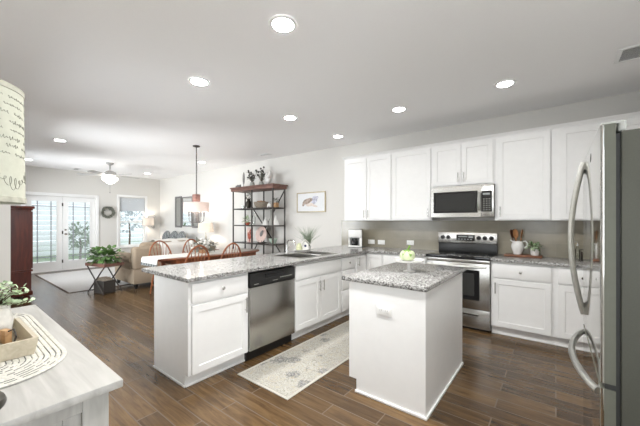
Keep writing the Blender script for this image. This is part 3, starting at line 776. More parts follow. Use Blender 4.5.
def wall_plate(name, label, loc, rz, w, h, kind, cat):
    t = thing(name, label, cat, loc, rz)
    S1('cover_plate', 'plate', (-w/2, w/2, -.007, -.0005, -h/2, h/2), parent=t, bev=.002)
    n = 2 if w > .1 else 1
    for k in range(n):
        cx = (k-(n-1)/2)*.048
        if kind == 'outlet_h':
            b = MB(); b.box(cx-.018, cx+.018, -.0088, -.0068, -.017, .017, bev=.001); o = b.obj('socket', 'plate', t)
            b = MB(); b.box(cx-.008, cx-.006, -.0092, -.0085, -.006, .005); b.box(cx+.006, cx+.008, -.0092, -.0085, -.006, .005); b.obj('slot', 'gasket', o)
        else:
            b = MB(); b.box(cx-.006, cx+.006, -.013, -.0068, -.012, .012, bev=.001); b.obj('toggle', 'plate', t)
    return t
wall_plate('power_outlet', 'white horizontal power outlet on the near end of the island', (-1.011, IY0-.0065, .697), 0, .125, .078, 'outlet_h', 'outlet')
wall_plate('light_switch', 'white switch plate on the backsplash just right of the coffee maker', (-2.557, YB-.0125, 1.0), 0, .13, .075, 'switch', 'switch')
wall_plate('light_switch', 'white switch plate on the backsplash, second from the coffee maker', (-2.364, YB-.0125, 1.0), 0, .13, .075, 'switch', 'switch')
wall_plate('power_outlet', 'white outlet on the backsplash just left of the range', (-1.85, YB-.0125, 1.015), 0, .118, .075, 'outlet_h', 'outlet')

# ================================================================== REFRIGERATOR
FX, FY0, FY1 = .122, 1.43, 2.265
fr = thing('refrigerator', 'stainless bottom freezer refrigerator with curved bar handles', 'refrigerator', (FX, FY0, 0))
fw = FY1-FY0
S1('body', 'fridgeside', (.052, .70, 0, fw, .02, 1.672), parent=fr, bev=.006)
S1('gasket', 'gasket', (.040, .051, .006, fw-.006, .06, 1.665), parent=fr)
S1('base_grille', 'gasket', (.02, .05, .01, fw-.01, .002, .058), parent=fr)
def fdoor(z0, z1):
    b = MB(); r = .010; n = 6
    pts = [(.0395, 0), (.0395, fw)]+[(r-r*math.sin(PI/2*i/n), fw-r+r*math.cos(PI/2*i/n)) for i in range(n+1)]+[(r-r*math.cos(PI/2*i/n), r-r*math.sin(PI/2*i/n)) for i in range(n+1)]
    b.prism(pts, z0, z1)
    for f in b.bm.faces:
        c = f.calc_center_median()
        if c.x > .011 : f.material_index = 1
    for f in b.bm.faces:
        if len(f.verts) > 5: f.material_index = 1
    return b
fd = fdoor(.802, 1.70).obj('door', ['steelv', 'doorside'], fr)
ff = fdoor(.062, .782).obj('freezer_drawer', ['steelv', 'doorside'], fr)
S1('door_gap', 'gasket', (.012, .0405, .004, fw-.004, .783, .801), parent=fr)
b = MB(); hy = fw-.05
pts = [(.002-.055*math.sin(PI*i/24)**.9-.002, hy, .85+.84*i/24) for i in range(25)]
b.tube(pts, .0145, 10); b.obj('handle', 'handle', fd)
b = MB()
pts = [(-.062*math.sin(PI*i/24)**.75, .045+(fw-.09)*i/24, .752) for i in range(25)]
b.tube(pts, .014, 10); b.obj('handle', 'handle', ff)
b = MB(); b.M = Matrix.Translation((-.0008, .36, 1.645)) @ Matrix.Rotation(math.radians(35), 4, 'X'); b.ball((0, 0, 0), .0012, .008, .022); b.obj('badge', 'gasket', fd)
b = MB(); b.box(.004, .062, .012, .05, 1.7005, 1.709, bev=.003); b.box(.046, .068, .012, .12, 1.673, 1.711, bev=.008, seg=3); b.obj('hinge_cover', 'hinge', fr)

# ================================================================== WORKTOP OBJECTS
# cake stand + pale green ornament
cs = thing('cake_stand', 'white footed cake stand on the island worktop', 'cake stand', (-1.03, 2.60, CT1+.0005))
b = MB(); b.lathe([(.052, 0), (.052, .006), (.022, .016), (.013, .04), (.012, .07), (.03, .088)], seg=28); b.obj('foot', 'white', cs)
b = MB(); b.lathe([(.001, .0885), (.123, .090), (.128, .106), (.125, .107), (.12, .096), (.001, .095)], seg=36, cap=False); b.obj('plate', 'white', cs)
gp = thing('green_ornament', 'pale green gourd with dark leaves and stem on the white cake stand', 'ornament', (-1.045, 2.60, CT1+.0965))
b = MB()
for k in range(10):
    a = k*2*PI/10; b.ball((.032*math.cos(a), .032*math.sin(a), .046), .036, .036, .044, u=12, v=9)
b.obj('gourd', 'palelime', gp)
b = MB(); b.tube([(0, 0, .08), (.008, .0, .105), (.022, 0, .135)], [.010, .007, .008], 8); b.obj('stem', 'lime', gp)
b = MB()
rn = random.Random(3)
for k in range(16):
    a = rn.uniform(-2.6, .2); b.leaf((.012*math.cos(a), .012*math.sin(a), .098), (math.cos(a), math.sin(a), -rn.uniform(.1, 1.2)), (0, 0, 1), .075, .026, bend=.55)
b.obj('leaf', 'lime', gp)
# coffee maker
cm = thing('coffee_maker', 'white drip coffee maker in the corner of the worktop', 'coffee maker', (-2.76, 4.52, CT1+.0005), .5)
b = MB(); b.box(-.115, .115, -.11, .11, 0, .03, bev=.008); b.box(-.115, .115, .035, .11, .03, .164, bev=.006); b.box(-.115, .115, -.11, .11, .165, .30, bev=.012)
b.box(-.115, -.09, -.05, .034, .03, .164); b.box(.075, .115, -.10, .034, .03, .164); b.obj('housing', 'plate', cm)
b = MB(); b.lathe([(.045, .033), (.060, .045), (.062, .10), (.045, .13), (.044, .15)], (-.01, -.035, 0), 24); b.obj('carafe', 'blackglass', cm)
S1('warming_plate', 'black', (-.08, .08, -.105, .03, .0305, .032), parent=cm)
b = MB(); b.box(-.12, .14, -.125, .115, -.0004, .004); b.obj('base_tray', 'black', cm)
# board, jug with spoons, potted plant
tag(S1('serving_board', 'board', (-.525, -.13, 4.50, 4.67, CT1+.0005, CT1+.024), bev=.004), 'long dark wooden board on the worktop right of the range', 'board')
BZ = CT1+.0245
jg = thing('pitcher', 'white ceramic pitcher holding wooden spoons', 'pitcher', (-.385, 4.585, BZ))
jg.scale = (.93, .93, .95)
b = MB(); b.lathe([(.042, 0), (.048, .006), (.050, .02), (.066, .06), (.078, .105), (.072, .14), (.058, .165), (.060, .18), (.056, .18), (.053, .165), (.065, .135), (.06, .06), (.001, .03)], seg=32)
b.obj('jug_body', 'white', jg)
b = MB(); b.tube([(.052, 0, .17), (.09, 0, .182), (.112, 0, .155), (.108, 0, .115), (.074, 0, .088)], .009, 8); b.obj('handle', 'white', jg)
b = MB(); b.M = Matrix.Translation((-.052, 0, .172)); b.tube([(.012, 0, -.01), (-.012, 0, .004), (-.035, 0, .02)], [.024, .016, .008], 10, flat=.6); b.obj('spout', 'white', jg)
sp = [(-.035, .012, -.16, .05, 'spoondark', 'dark wooden spoon at the left in the white pitcher'), (-.008, -.012, -.05, -.06, 'spoon', 'light wooden spoon in the middle of the white pitcher'),
      (.02, .0, .13, -.02, 'spoon', 'light wooden spatula at the right in the white pitcher'), (-.022, .03, -.08, .14, 'spoondark', 'dark wooden spoon at the back in the white pitcher')]
for i, (dx, dy, tx, ty, mt, lab) in enumerate(sp):
    t = thing('wooden_spoon', lab, 'spoon', (-.385+dx*.9, 4.585+dy*.9, BZ+.05), 0, 'spoons in the white pitcher')
    d = Vector((tx, ty, 1)).normalized()
    b = MB(); b.cyl((0, 0, 0), d*.17, .006, .007, 8); b.obj('spoon_handle', mt, t)
    b = MB(); q = d.to_track_quat('Z', 'Y').to_matrix(); b.ball(d*.215, .042, .009, .06, rot=q); b.obj('bowl', mt, t)
pp = thing('potted_plant', 'small leafy plant in a white pot on the wooden board', 'potted plant', (-.205, 4.585, BZ))
b = MB(); b.lathe([(.038, 0), (.042, .01), (.05, .075), (.054, .08), (.049, .08), (.046, .07), (.001, .066)], seg=28); b.obj('pot', 'white', pp)
b = MB(); rn = random.Random(5); b.cloud((0, 0, .10), (.07, .06, .04), 26, .055, .028, 0, rn, .1); b.obj('foliage', 'leaf', pp)
b = MB(); b.cloud((-.01, -.01, .115), (.07, .06, .045), 40, .05, .032, 0, rn, .2); b.obj('pale_leaf', 'leafpale', pp)
# small glass things beside the refrigerator
cd = thing('candle_jar', 'small glass candle jar with dark holder beside the refrigerator', 'jar', (.262, 4.50, CT1+.0005))
b = MB(); b.lathe([(.034, .001), (.036, .01), (.036, .10), (.033, .10), (.033, .012), (.001, .01)], seg=24); b.obj('glass_jar', 'clear', cd)
S1('holder', 'darkmetal', (-.042, -.036, -.042, -.036, 0, .13), (.036, .042, -.042, -.036, 0, .13), (-.042, -.036, .036, .042, 0, .13), (.036, .042, .036, .042, 0, .13), (-.042, .042, -.042, .042, -.0004, .0008), (-.042, .042, -.042, -.036, .124, .13), (-.042, .042, .036, .042, .124, .13), parent=cd)
sb = thing('soap_bottle', 'slim clear bottle left of the candle jar', 'bottle', (.195, 4.53, CT1+.0005))
b = MB(); b.lathe([(.02, 0), (.022, .01), (.022, .12), (.010, .145), (.010, .165)], seg=18); b.obj('bottle_body', 'clear', sb)
b = MB(); b.cyl((0, 0, .166), (0, 0, .19), .011); b.tube([(0, 0, .19), (0, -.0, .21), (-.03, 0, .21)], .004, 8); b.obj('pump', 'chrome', sb)

# group behind the sink
SY = 3.43
sa = thing('platter', 'white oval platter behind the sink', 'platter', (-3.035, SY, CT1+.0005), R90)
b = MB(); b.lathe([(.001, .0), (.14, 0), (.175, .018), (.172, .020), (.138, .005), (.001, .005)], seg=36, cap=False, sy=.44); b.obj('dish', 'white', sa)
yv = thing('vase', 'squat pale yellow ribbed vase on the white platter', 'vase', (-3.03, SY-.075, CT1+.006))
b = MB(); b.lathe([(.03, 0), (.046, .012), (.052, .03), (.044, .045), (.046, .055), (.040, .075), (.032, .085), (.032, .098), (.022, .105), (.02, .112), (.016, .112), (.018, .1)], seg=26); b.obj('vase_body', 'yellow', yv)
bh = thing('birdhouse', 'small white birdhouse with dark round opening behind the sink', 'birdhouse', (-3.03, SY+.065, CT1+.006), .75)
bh.scale = (1.2, 1.2, 1.2)
b = MB(); b.M = Matrix.Rotation(PI/2, 4, 'X'); b.prism([(-.04, 0), (.04, 0), (.04, .075), (0, .115), (-.04, .075)], -.035, .035); b.obj('house', 'white', bh)
b = MB()
for s in (-1, 1):
    b.M = Matrix.Translation((s*.03, 0, .098)) @ Matrix.Rotation(s*math.radians(45), 4, 'Y'); b.box(-.044, .044, -.05, .05, .0, .008)
b.obj('roof', 'birchwhite', bh)
b = MB(); b.cyl((0, -.0355, .055), (0, -.0345, .055), .015, seg=20); b.obj('opening', 'blue', bh)
gp2 = thing('grass_plant', 'spiky grey green grass plant in a white pot behind the birdhouse', 'potted plant', (-3.08, SY+.19, CT1+.0005))
b = MB(); b.lathe([(.04, 0), (.05, .06), (.046, .06), (.001, .055)], seg=20); b.obj('pot', 'white', gp2)
b = MB(); rn = random.Random(11)
for k in range(80):
    a = rn.uniform(0, 2*PI); sp_ = rn.uniform(.05, .24); h = rn.uniform(.15, .34)
    b.tube([(.03*math.cos(a)*rn.random(), .03*math.sin(a)*rn.random(), .05), (.4*sp_*math.cos(a), .4*sp_*math.sin(a), .05+h*.6), (sp_*math.cos(a), sp_*math.sin(a), .05+h)], [.003, .003, .0008], 4)
b.obj('blade', 'grass', gp2)

# ================================================================== RUGS
rr = thing('runner_rug', 'cream floral runner rug along the peninsula cabinets', 'rug', (-1.915, 2.60, 0))
S1('rug_field', 'rug', (-.285, .285, -.93, .93, .001, .009), parent=rr, bev=.002)
S1('border', 'rugedge', (-.31, -.285, -.955, .955, .001, .008), (.285, .31, -.955, .955, .001, .008), (-.285, .285, -.955, -.93, .001, .008), (-.285, .285, .93, .955, .001, .008), parent=rr, bev=.002)
br_ = thing('area_rug', 'large pale grey rug in front of the glass doors', 'rug', (-8.75, 2.75, 0))
S1('rug_field', 'bigrug', (-1.5, 1.5, -1.2, 1.2, .001, .010), parent=br_)
S1('border', 'bigrugedge', (-1.525, -1.5, -1.225, 1.225, .001, .009), (1.5, 1.525, -1.225, 1.225, .001, .009), (-1.5, 1.5, -1.225, -1.2, .001, .009), (-1.5, 1.5, 1.2, 1.225, .001, .009), parent=br_)

# ================================================================== SIDEBOARD, LAMP, TRAY
SX0, SX1, SYB, SYF, SZ = -2.53, -1.11, -.105, .376, .85
sd = thing('sideboard', 'whitewashed oak sideboard in the near left corner', 'sideboard', ((SX0+SX1)/2, (SYB+SYF)/2, 0))
hx, hy = (SX1-SX0)/2, (SYF-SYB)/2
S1('top', 'washed', (-hx, hx, -hy, hy, SZ-.026, SZ), parent=sd, bev=.004)
bx, by = hx-.035, hy-.03
b = MB(); b.box(-bx+.02, bx-.02, -by+.02, by-.02, .08, SZ-.027)
for xx in (-.375, -.125, .125, .375): b.box(bx-.0205, bx-.018, -by+.07, by-.07, .14, .70)
b.obj('carcass', 'washedv', sd)
for sx_ in (-1, 1):
    b = MB()
    x0, x1 = sorted((sx_*bx, sx_*(bx-.02)))
    b.box(x0, x1, -by, -by+.07, .0, SZ-.027); b.box(x0, x1, by-.07, by, .0, SZ-.027)
    b.box(x0, x1, -by+.07, by-.07, SZ-.075, SZ-.027); b.box(x0, x1, -by+.07, by-.07, .08, .15)
    b.obj('end_frame', 'washedv', sd, bevmod=.002)
b = MB()
for k in range(6): b.box(bx-.0195, bx-.012, -by+.072+k*.047, -by+.072+k*.047+.045, .15, SZ-.075)
b.obj('end_plank', 'washedv', sd)
for k in range(3):
    x0 = -bx+.05+k*((2*bx-.1)/3)+.005; x1 = x0+(2*bx-.1)/3-.01
    b = MB(); b.M = Matrix.Translation((0, by, 0)) @ Matrix.Rotation(PI, 4, 'Z'); shaker(b, -x1, -x0, .10, SZ-.05, y=0.0); o = b.obj('door', 'washedv', sd)
    b = MB(); b.ball((x1-.04 if k < 2 else x0+.04, by+.014, .48), .014); b.obj('knob', 'darkmetal', o)
# braided runner
tr = MB(); tr.M = Matrix.Translation((-1.87, .115, SZ+.0006))
def stadium(r, L, z, n=20):
    pts = []
    for i in range(n+1): a = -PI/2+PI*i/n; pts.append((L+r*math.cos(a), r*math.sin(a), z))
    m = 14
    for i in range(1, m): pts.append((L-2*L*i/m, r, z))
    for i in range(n+1): a = PI/2+PI*i/n; pts.append((-L+r*math.cos(a), r*math.sin(a), z))
    for i in range(1, m): pts.append((-L+2*L*i/m, -r, z))
    return pts
r = .012
rn = random.Random(2)
while r < .206:
    tr.tube(stadium(r, .335, .0045), .0082, 8, 0, True, .55)
    if r > .02:
        per = stadium(r-.008, .335, .0082, 40); i = 0
        while i < len(per)-2:
            L = rn.choice((1, 2, 2, 3)); 
            if rn.random() < .62: tr.tube(per[i:i+L+1], .0019, 5, 1, False, .6)
            i += L+rn.choice((0, 1, 1))
    r += .0165
tag(tr.obj('table_runner', ['braid', 'thread']), 'oval cream and grey braided mat lying on the sideboard', 'mat')
# tray
TZ = SZ+.0098
ty = thing('tray', 'pale wooden tray on the braided mat', 'tray', (-1.745, .108, TZ), 0.02)
b = MB(); tx_, tyy, th = .185, .118, .062
b.box(-tx_, tx_, -tyy, tyy, .0, .010)
b.obj('tray_base', 'tray', ty)
b = MB()
for s in (-1, 1):
    b.M = Matrix.Identity(4); 
    b.prism([(s*(tx_-.012), -tyy), (s*tx_, -tyy), (s*tx_, tyy), (s*(tx_-.012), tyy)], .0101, th); b.prism([(-tx_+.012, s*(tyy-.012)), (-tx_+.012, s*tyy), (tx_-.012, s*tyy), (tx_-.012, s*(tyy-.012))], .0101, th)
for v in b.bm.verts:
    k = 1+.09*(v.co.z/th); v.co.x *= 1+.045*(v.co.z/th); v.co.y *= k
b.obj('tray_side', 'tray', ty)
TB = TZ+.0105
vs = thing('planter', 'crackled white wooden planter with eucalyptus in the tray', 'planter', (-1.845, .150, TB), .2)
b = MB(); b.lathe([(.034, 0), (.050, .03), (.056, .075), (.047, .115), (.038, .135), (.042, .145), (.036, .145), (.033, .13), (.001, .12)], seg=24); b.obj('vase_body', 'birchwhite', vs)
b = MB(); rn = random.Random(8)
for k in range(46):
    a = rn.uniform(0, 2*PI); r1 = rn.uniform(.04, .125); h = rn.uniform(-.01, .10)*(1.25-r1*4)
    p = [Vector((0, 0, .13)), Vector((r1*.5*math.cos(a), r1*.5*math.sin(a), .14+h*.8)), Vector((r1*math.cos(a), r1*math.sin(a), .135+h))]
    b.tube(p, [.0025, .002, .0012], 4, 1)
    for j in range(9):
        t_ = .25+.75*j/8; q = p[0].lerp(p[1], t_*2) if t_ < .5 else p[1].lerp(p[2], t_*2-1)
        b.leaf(q, (rn.uniform(-1, 1), rn.uniform(-1, 1), rn.uniform(-.3, 1)), (0, 0, 1), rn.uniform(.016, .025), rn.uniform(.014, .021), 0, .1)
b.obj('eucalyptus', ['leafpale', 'stem'], vs)
bd_ = MB(); rn = random.Random(4)
for k in range(13):
    a = k*.62; bd_.ball((-1.745+.055*math.cos(a)*(.6+.05*k), .085+.035*math.sin(a)+.0*k, TB+.0125+(.018 if k % 4 == 3 else 0)), .0125, u=12, v=8)
tag(bd_.obj('bead_garland', 'bead'), 'string of round wooden beads lying in the tray', 'beads')
wd = thing('wooden_tag', 'brown wooden block standing in the tray below the planter', 'wood block', (-1.755, .172, TB), .3)
b = MB(); b.box(-.022, .022, -.012, .012, 0, .055, bev=.004); b.obj('block', 'bead', wd)
b = MB(); b.tube([(.02, 0, .05), (.05, .004, .062), (.062, .006, .035), (.05, .004, .006), (.062, .01, .001)], .0035, 6); b.obj('iron_hook', 'darkmetal', wd)
# lamp
LX, LY = -1.24, .042
lp = thing('table_lamp', 'tall table lamp with cream handwriting shade on the sideboard', 'lamp', (LX, LY, SZ+.0005))
b = MB(); b.lathe([(.08, 0), (.082, .008), (.078, .02), (.05, .032), (.02, .04), (.012, .06), (.009, .45), (.009, .66)], seg=32); b.obj('lamp_base', 'bronze', lp)
SB, ST, SR = .565, .885, .120
b = MB(); b.lathe([(SR, SB), (SR-.004, ST), (SR-.007, ST), (SR-.003, SB)], seg=56, cap=False)
a_, c_ = b.bm.verts[:56] if False else (None, None)
b.bm.verts.ensure_lookup_table()
for i in range(56):
    b.bm.faces.new((b.bm.verts[i], b.bm.verts[(i+1) % 56], b.bm.verts[168+(i+1) % 56], b.bm.verts[168+i]))
sh = b.obj('lamp_shade', 'shade', lp)
for z, q in ((SB+.008, 0), (ST-.008, .004)):
    b = MB(); b.lathe([(SR-q+.0005, z-.008), (SR-q+.002, z-.007), (SR-q+.002, z+.007), (SR-q+.0005, z+.008)], seg=56, cap=False); b.obj('trim_band', 'shadeband', sh)
b = MB(); rn = random.Random(21)
def on(a, z): rr_ = SR-.004*(z-SB)/(ST-SB)+.0006; return (rr_*math.cos(a), rr_*math.sin(a), z)
row = 0; z = ST-.04
while z > SB+.115:
    a = rn.uniform(0, .3)
    while a < 2*PI-.2:
        n = rn.randint(3, 9); pts = []
        amp = rn.uniform(.002, .0042); x = a
        for i in range(n*5):
            ph = i/5*2*PI
            x += .0135+.012*math.cos(ph)
            pts.append(on(x*1.0, z+amp*math.sin(ph)*(1+.6*math.sin(ph*.37+row))+.012*math.sin(x*2+.5)*.35))
        b.tube(pts, .00055, 4); a = x+rn.uniform(.05, .18)
    z -= .021+rn.uniform(-.002, .003); row += 1
pts = []
for i in range(760):
    ph = i*.42
    pts.append(on(.1+i*.0081+.05*math.cos(ph), SB+.062+.011*math.sin(ph)*(1+.6*math.sin(i*.09))+.012*math.sin(i*.05)))
b.tube(pts, .0006, 4)
b.obj('handwriting', 'wire', sh)
b = MB(); b.tube([(0, 0, .655), (0, 0, .90)], .003, 6); b.ball((0, 0, .905), .012)
for k in range(3):
    a = k*2*PI/3; b.tube([(0, 0, .868), ((SR-.007)*math.cos(a), (SR-.007)*math.sin(a), .868)], .002, 5)
b.obj('finial', 'bronze', lp)

# ================================================================== ARMOIRE
am = thing('armoire', 'tall reddish mahogany cabinet against the living area wall', 'cabinet', (-7.1, .69, 0), 0)
# local: side faces +x at x=0, front faces +y at y=.33
S1('carcass', 'mahog', (-1.05, -.01, -.33, .315, .09, 1.545), parent=am)
b = MB(); b.box(-1.07, .012, -.33, .335, 1.545, 1.575, bev=.006); b.box(-1.09, .032, -.33, .355, 1.575, 1.62, bev=.012); b.obj('cornice', 'mahog', am)
b = MB(); b.box(-1.07, .008, -.33, .335, .50, .53, bev=.006); b.obj('waist_molding', 'mahog', am)
b = MB(); b.box(-1.07, .012, -.33, .335, .09, .17, bev=.012)
for x in (-1.0, -.06):
    for y in (-.26, .26): b.ball((x, y, .046), .055, .055, .045)
b.obj('plinth', 'mahog', am)
for k in range(2):
    b = MB(); b.M = Matrix.Translation((0, .336, 0)) @ Matrix.Rotation(PI, 4, 'Z'); x0 = .02+k*.51; shaker(b, x0, x0+.5, .55, 1.53); o = b.obj('door', 'mahog', am)
    b = MB(); b.ball((-(x0+(.46 if k == 0 else .04)), .35, 1.0), .014); b.obj('knob', 'gold', o)

# ================================================================== DINING
OX, OY = -5.16, 3.22
def oval(rx, ry, n=72, p=2.5):
    out = []
    for i in range(n):
        a = 2*PI*i/n; c, s = math.cos(a), math.sin(a)
        out.append((rx*math.copysign(abs(c)**(2/p), c), ry*math.copysign(abs(s)**(2/p), s)))
    return out
dt = thing('dining_table', 'oval reddish wood dining table behind the peninsula', 'table', (OX, OY, 0))
b = MB(); b.prism(oval(.43, 1.08), .728, .757); b.obj('tabletop', 'table', dt, bevmod=.006)
S1('apron', 'table', (-.32, .32, -.82, .82, .65, .727), parent=dt)
for sx_ in (-1, 1):
    for sy_ in (-1, 1):
        b = MB(); b.lathe([(.02, .001), (.024, .03), (.018, .08), (.03, .25), (.024, .45), (.034, .6), (.034, .655)], (sx_*.27, sy_*.76, 0), 16); b.obj('leg', 'table', dt)
rn_ = MB()
zt = .7575
pr = [(-1.095, zt-.13), (-1.090, zt-.02), (-1.078, zt+.001), (-.9, zt+.001), (0, zt+.001), (.95, zt+.001)]
for (y0, z0), (y1, z1) in zip(pr, pr[1:]):
    n = 8
    for i in range(n):
        xa = -.29+.58*i/n; xb = xa+.58/n
        w_ = lambda x, z: .004*math.sin(x*30) if z < zt-.03 else 0
        rn_.face([(xa, y0+w_(xa, z0), z0), (xb, y0+w_(xb, z0), z0), (xb, y1, z1), (xa, y1, z1)], 1 if z0 < zt-.1 and False else 0)
rn_.box(-.285, .285, -1.102, -1.096, zt-.125, zt-.085, 1)
bmesh.ops.remove_doubles(rn_.bm, verts=rn_.bm.verts[:], dist=.0005)
o = rn_.obj('tablecloth', ['cloth', 'plaid']); o.location = (OX-.04, OY, 0)
m_ = o.modifiers.new('thick', 'SOLIDIFY'); m_.thickness = .004; m_.offset = 1
tag(o, 'white cloth runner hanging over the near end of the dining table', 'tablecloth')
# windsor chair, front toward -y
wc = thing('dining_chair', 'bow back spindle dining chair at the near left of the table, behind the peninsula', 'chair', (-4.66, 2.54, 0), -PI/2, 'windsor chairs around the dining table')
b = MB(); b.prism([(x*1.0, y*1.0) for x, y in oval(.215, .205, 36, 2.6)], .43, .462); b.obj('seat', 'chair', wc, bevmod=.01)
for sx_ in (-1, 1):
    for sy_ in (-1, 1):
        b = MB(); b.tube([(sx_*.14, sy_*.13, .435), (sx_*.165, sy_*.16, .25), (sx_*.195, sy_*.195, .001)], [.013, .019, .011], 10); b.obj('leg', 'chair', wc)
b = MB()
for sx_ in (-1, 1): b.cyl((sx_*.175, -.17, .17), (sx_*.175, .17, .17), .009)
b.cyl((-.175, 0, .17), (.175, 0, .17), .009); b.obj('stretcher', 'chair', wc)
def bowp(t):  # t 0..PI
    x = .225*math.cos(t); h = math.sin(t)**.8 if t not in (0, PI) else 0
    return Vector((x*(1 if h > .02 else .86), .165+.105*h, .462+.515*h))
b = MB(); b.tube([Vector((.185, .15, .455))]+[bowp(PI*i/24) for i in range(1, 24)]+[Vector((-.185, .15, .455))], .0145, 8); b.obj('bow', 'chair', wc)
for k in range(7):
    x = -.15+.05*k; t = math.acos(max(-1, min(1, x*1.28/.225)))
    b = MB(); b.tube([(x*.8, .165, .46), (x*1.02, .165+.05, .70), bowp(t)], [.006, .0085, .005], 7); b.obj('spindle', 'chair', wc)
dup(wc, (-4.66, 3.16, 0), -PI/2, 'bow back dining chair at the near right of the table, left of the iron shelf')
dup(wc, (-5.80, 2.67, 0), PI/2, 'bow back spindle dining chair beyond the table, in front of the tan sofa')
dup(wc, (-5.80, 3.32, 0), PI/2, 'bow back spindle dining chair beyond the table, behind the flowers')
# flowers
fl = thing('flower_arrangement', 'white flowers and leaves in a low bowl on the dining table', 'flowers', (-5.20, 3.08, .763))
b = MB(); b.lathe([(.05, 0), (.085, .03), (.10, .075), (.094, .075), (.001, .05)], seg=24); b.obj('bowl', 'terracotta', fl)
rn = random.Random(14)
b = MB(); b.cloud((0, 0, .13), (.24, .24, .12), 170, .08, .035, 0, rn, .2); b.obj('foliage', 'leafgray', fl)
b = MB()
for k in range(34):
    a = rn.uniform(0, 2*PI); q = rn.uniform(.02, .25)
    b.ball((q*math.cos(a), q*math.sin(a), .20+rn.uniform(-.07, .09)-q*.2), .03, .03, .022, u=8, v=6)
b.obj('blossom', 'cloth', fl)
# pendant chandelier
pc = thing('chandelier', 'drum shade chandelier with wood block hanging over the dining table', 'chandelier', (-5.36, 3.037, H))
b = MB(); b.lathe([(.001, -.001), (.065, -.001), (.06, -.018), (.02, -.03), (.012, -.034)], seg=24); b.obj('canopy', 'darkmetal', pc)
zt = 1.87-H
b = MB(); b.cyl((0, 0, -.03), (0, 0, zt), .011, seg=12); b.obj('rod', 'shutter', pc)
S1('wood_block', 'brownblock', (-.052, .052, -.052, .052, zt-.135, zt), parent=pc, bev=.004)
b = MB(); b.lathe([(.228, 1.535-H), (.228, 1.715-H), (.224, 1.715-H), (.224, 1.535-H)], seg=48, cap=False); b.obj('drum_shade', 'pinkshade', pc)
S1('column', 'shutter', (-.028, .028, -.028, .028, 1.33-H, zt-.136), parent=pc)
for k in range(4):
    a = k*PI/2+.5; c, s = math.cos(a), math.sin(a)
    b = MB(); b.tube([(.02*c, .02*s, 1.36-H), (.09*c, .09*s, 1.33-H), (.15*c, .15*s, 1.37-H), (.155*c, .155*s, 1.45-H)], .007, 8); b.cyl((.155*c, .155*s, 1.45-H), (.155*c, .155*s, 1.545-H), .013); arm = b.obj('arm', 'shutter', pc)
    b = MB(); b.ball((.155*c, .155*s, 1.59-H), .018, .018, .034); b.obj('bulb', 'candlebulb', arm)

# ================================================================== ETAGERE
EX0, EX1, EY0, EY1 = -5.98, -4.605, 4.29, 4.66
et = thing('shelf_unit', 'open iron shelf unit with wood top against the back wall', 'shelf', (EX0, EY0, 0))
ew, ed = EX1-EX0, EY1-EY0
b = MB(); b.box(-.06, ew+.04, -.035, ed+.04, 2.115, 2.142, bev=.004); b.box(-.035, ew+.02, -.02, ed+.02, 2.05, 2.115, bev=.006); b.obj('top', 'shelfwood', et)
for x in (0.012, ew/2, ew-.012):
    for y in (.012, ed-.012):
        b = MB(); b.box(x-.012, x+.012, y-.012, y+.012, 0.001, 2.049); b.obj('post', 'darkmetal', et)
SHZ = (.30, .88, 1.275, 1.655)
for z in SHZ:
    b = MB(); b.box(.0255, ew-.0255, .0, .02, z-.028, z-.001); b.box(.0255, ew-.0255, ed-.02, ed, z-.028, z-.001); b.box(0, .02, .026, ed-.026, z-.028, z-.001); b.box(ew-.02, ew, .026, ed-.026, z-.028, z-.001)
    b.obj('shelf_rim', 'darkmetal', et)
    S1('shelf_board', 'shelfwood' if z < .5 else 'glass', (.0205, ew-.0205, .0205, ed-.0205, z-.012, z), parent=et)
for p0, p1 in (((.33, ed-.004, .66), (ew-.02, ed-.004, 2.04)), ((.02, ed+.004, 1.95), (1.28, ed+.004, .60))):
    b = MB(); b.cyl(p0, p1, .014, seg=8); b.obj('brace', 'darkmetal', et)
# things on the shelf
Z3, Z2, Z1 = 1.6555, 1.2755, .8805
ey = 4.46
def lathed(name, label, cat, loc, prof, mat, part='body', seg=24):
    b = MB(); b.lathe(prof, seg=seg); o = b.obj(name, mat); o.location = loc; return tag(o, label, cat)
TT = 2.1425
g = thing('bird_figurine', 'white bird figurine on top of the iron shelf', 'figurine', (-4.93, 4.45, TT), 2.6)
b = MB(); b.ball((0, 0, .13), .13, .075, .10); b.ball((.10, 0, .25), .045, .038, .045); b.tube([(.06, 0, .17), (.085, 0, .22), (.10, 0, .25)], [.06, .045, .04], 12)
b.tube([(-.10, 0, .15), (-.19, 0, .20), (-.24, 0, .27)], [.05, .04, .012], 10, flat=.5); b.lathe([(.06, 0), (.055, .015), (.02, .03), (.02, .06)], seg=16); b.obj('bird_body', 'white', g)
b = MB(); b.cyl((.14, 0, .25), (.18, 0, .243), .012, .002, 8); b.obj('beak', 'bead', g)
def berries(loc, label, h, seed, n=12):
    t = thing('berry_stems', label, 'dried stems', loc); rn = random.Random(seed)
    b = MB(); b.lathe([(.04, 0), (.06, .04), (.045, .09), (.05, .10)], seg=18); b.obj('pot', 'hinge', t)
    b = MB()
    for k in range(n):
        a = rn.uniform(0, 2*PI); q = rn.uniform(.02, .13); hh_ = h*rn.uniform(.55, 1)
        e = Vector((q*math.cos(a), q*math.sin(a), hh_)); b.tube([(0, 0, .09), e*.55+Vector((0, 0, .04)), e], .003, 5, 1)
        bb = MB(); bb.ball(e, .021, u=8, v=6); bb.obj('berry', 'darkmetal', t)
        for j in range(7): b.leaf(Vector((0, 0, .09)).lerp(e, rn.uniform(.3, .9)), (rn.uniform(-1, 1), rn.uniform(-1, 1), rn.uniform(-.2, 1)), (0, 0, 1), .07, .03, 0)
    b.obj('foliage', ['leafgray', 'stem'], t)
berries((-5.45, 4.44, TT), 'grey leaved stems with dark berries on the iron shelf top, left pot', .36, 31)
berries((-5.17, 4.47, TT), 'grey leaved stems with dark berries on the iron shelf top, right pot beside the bird', .44, 32)
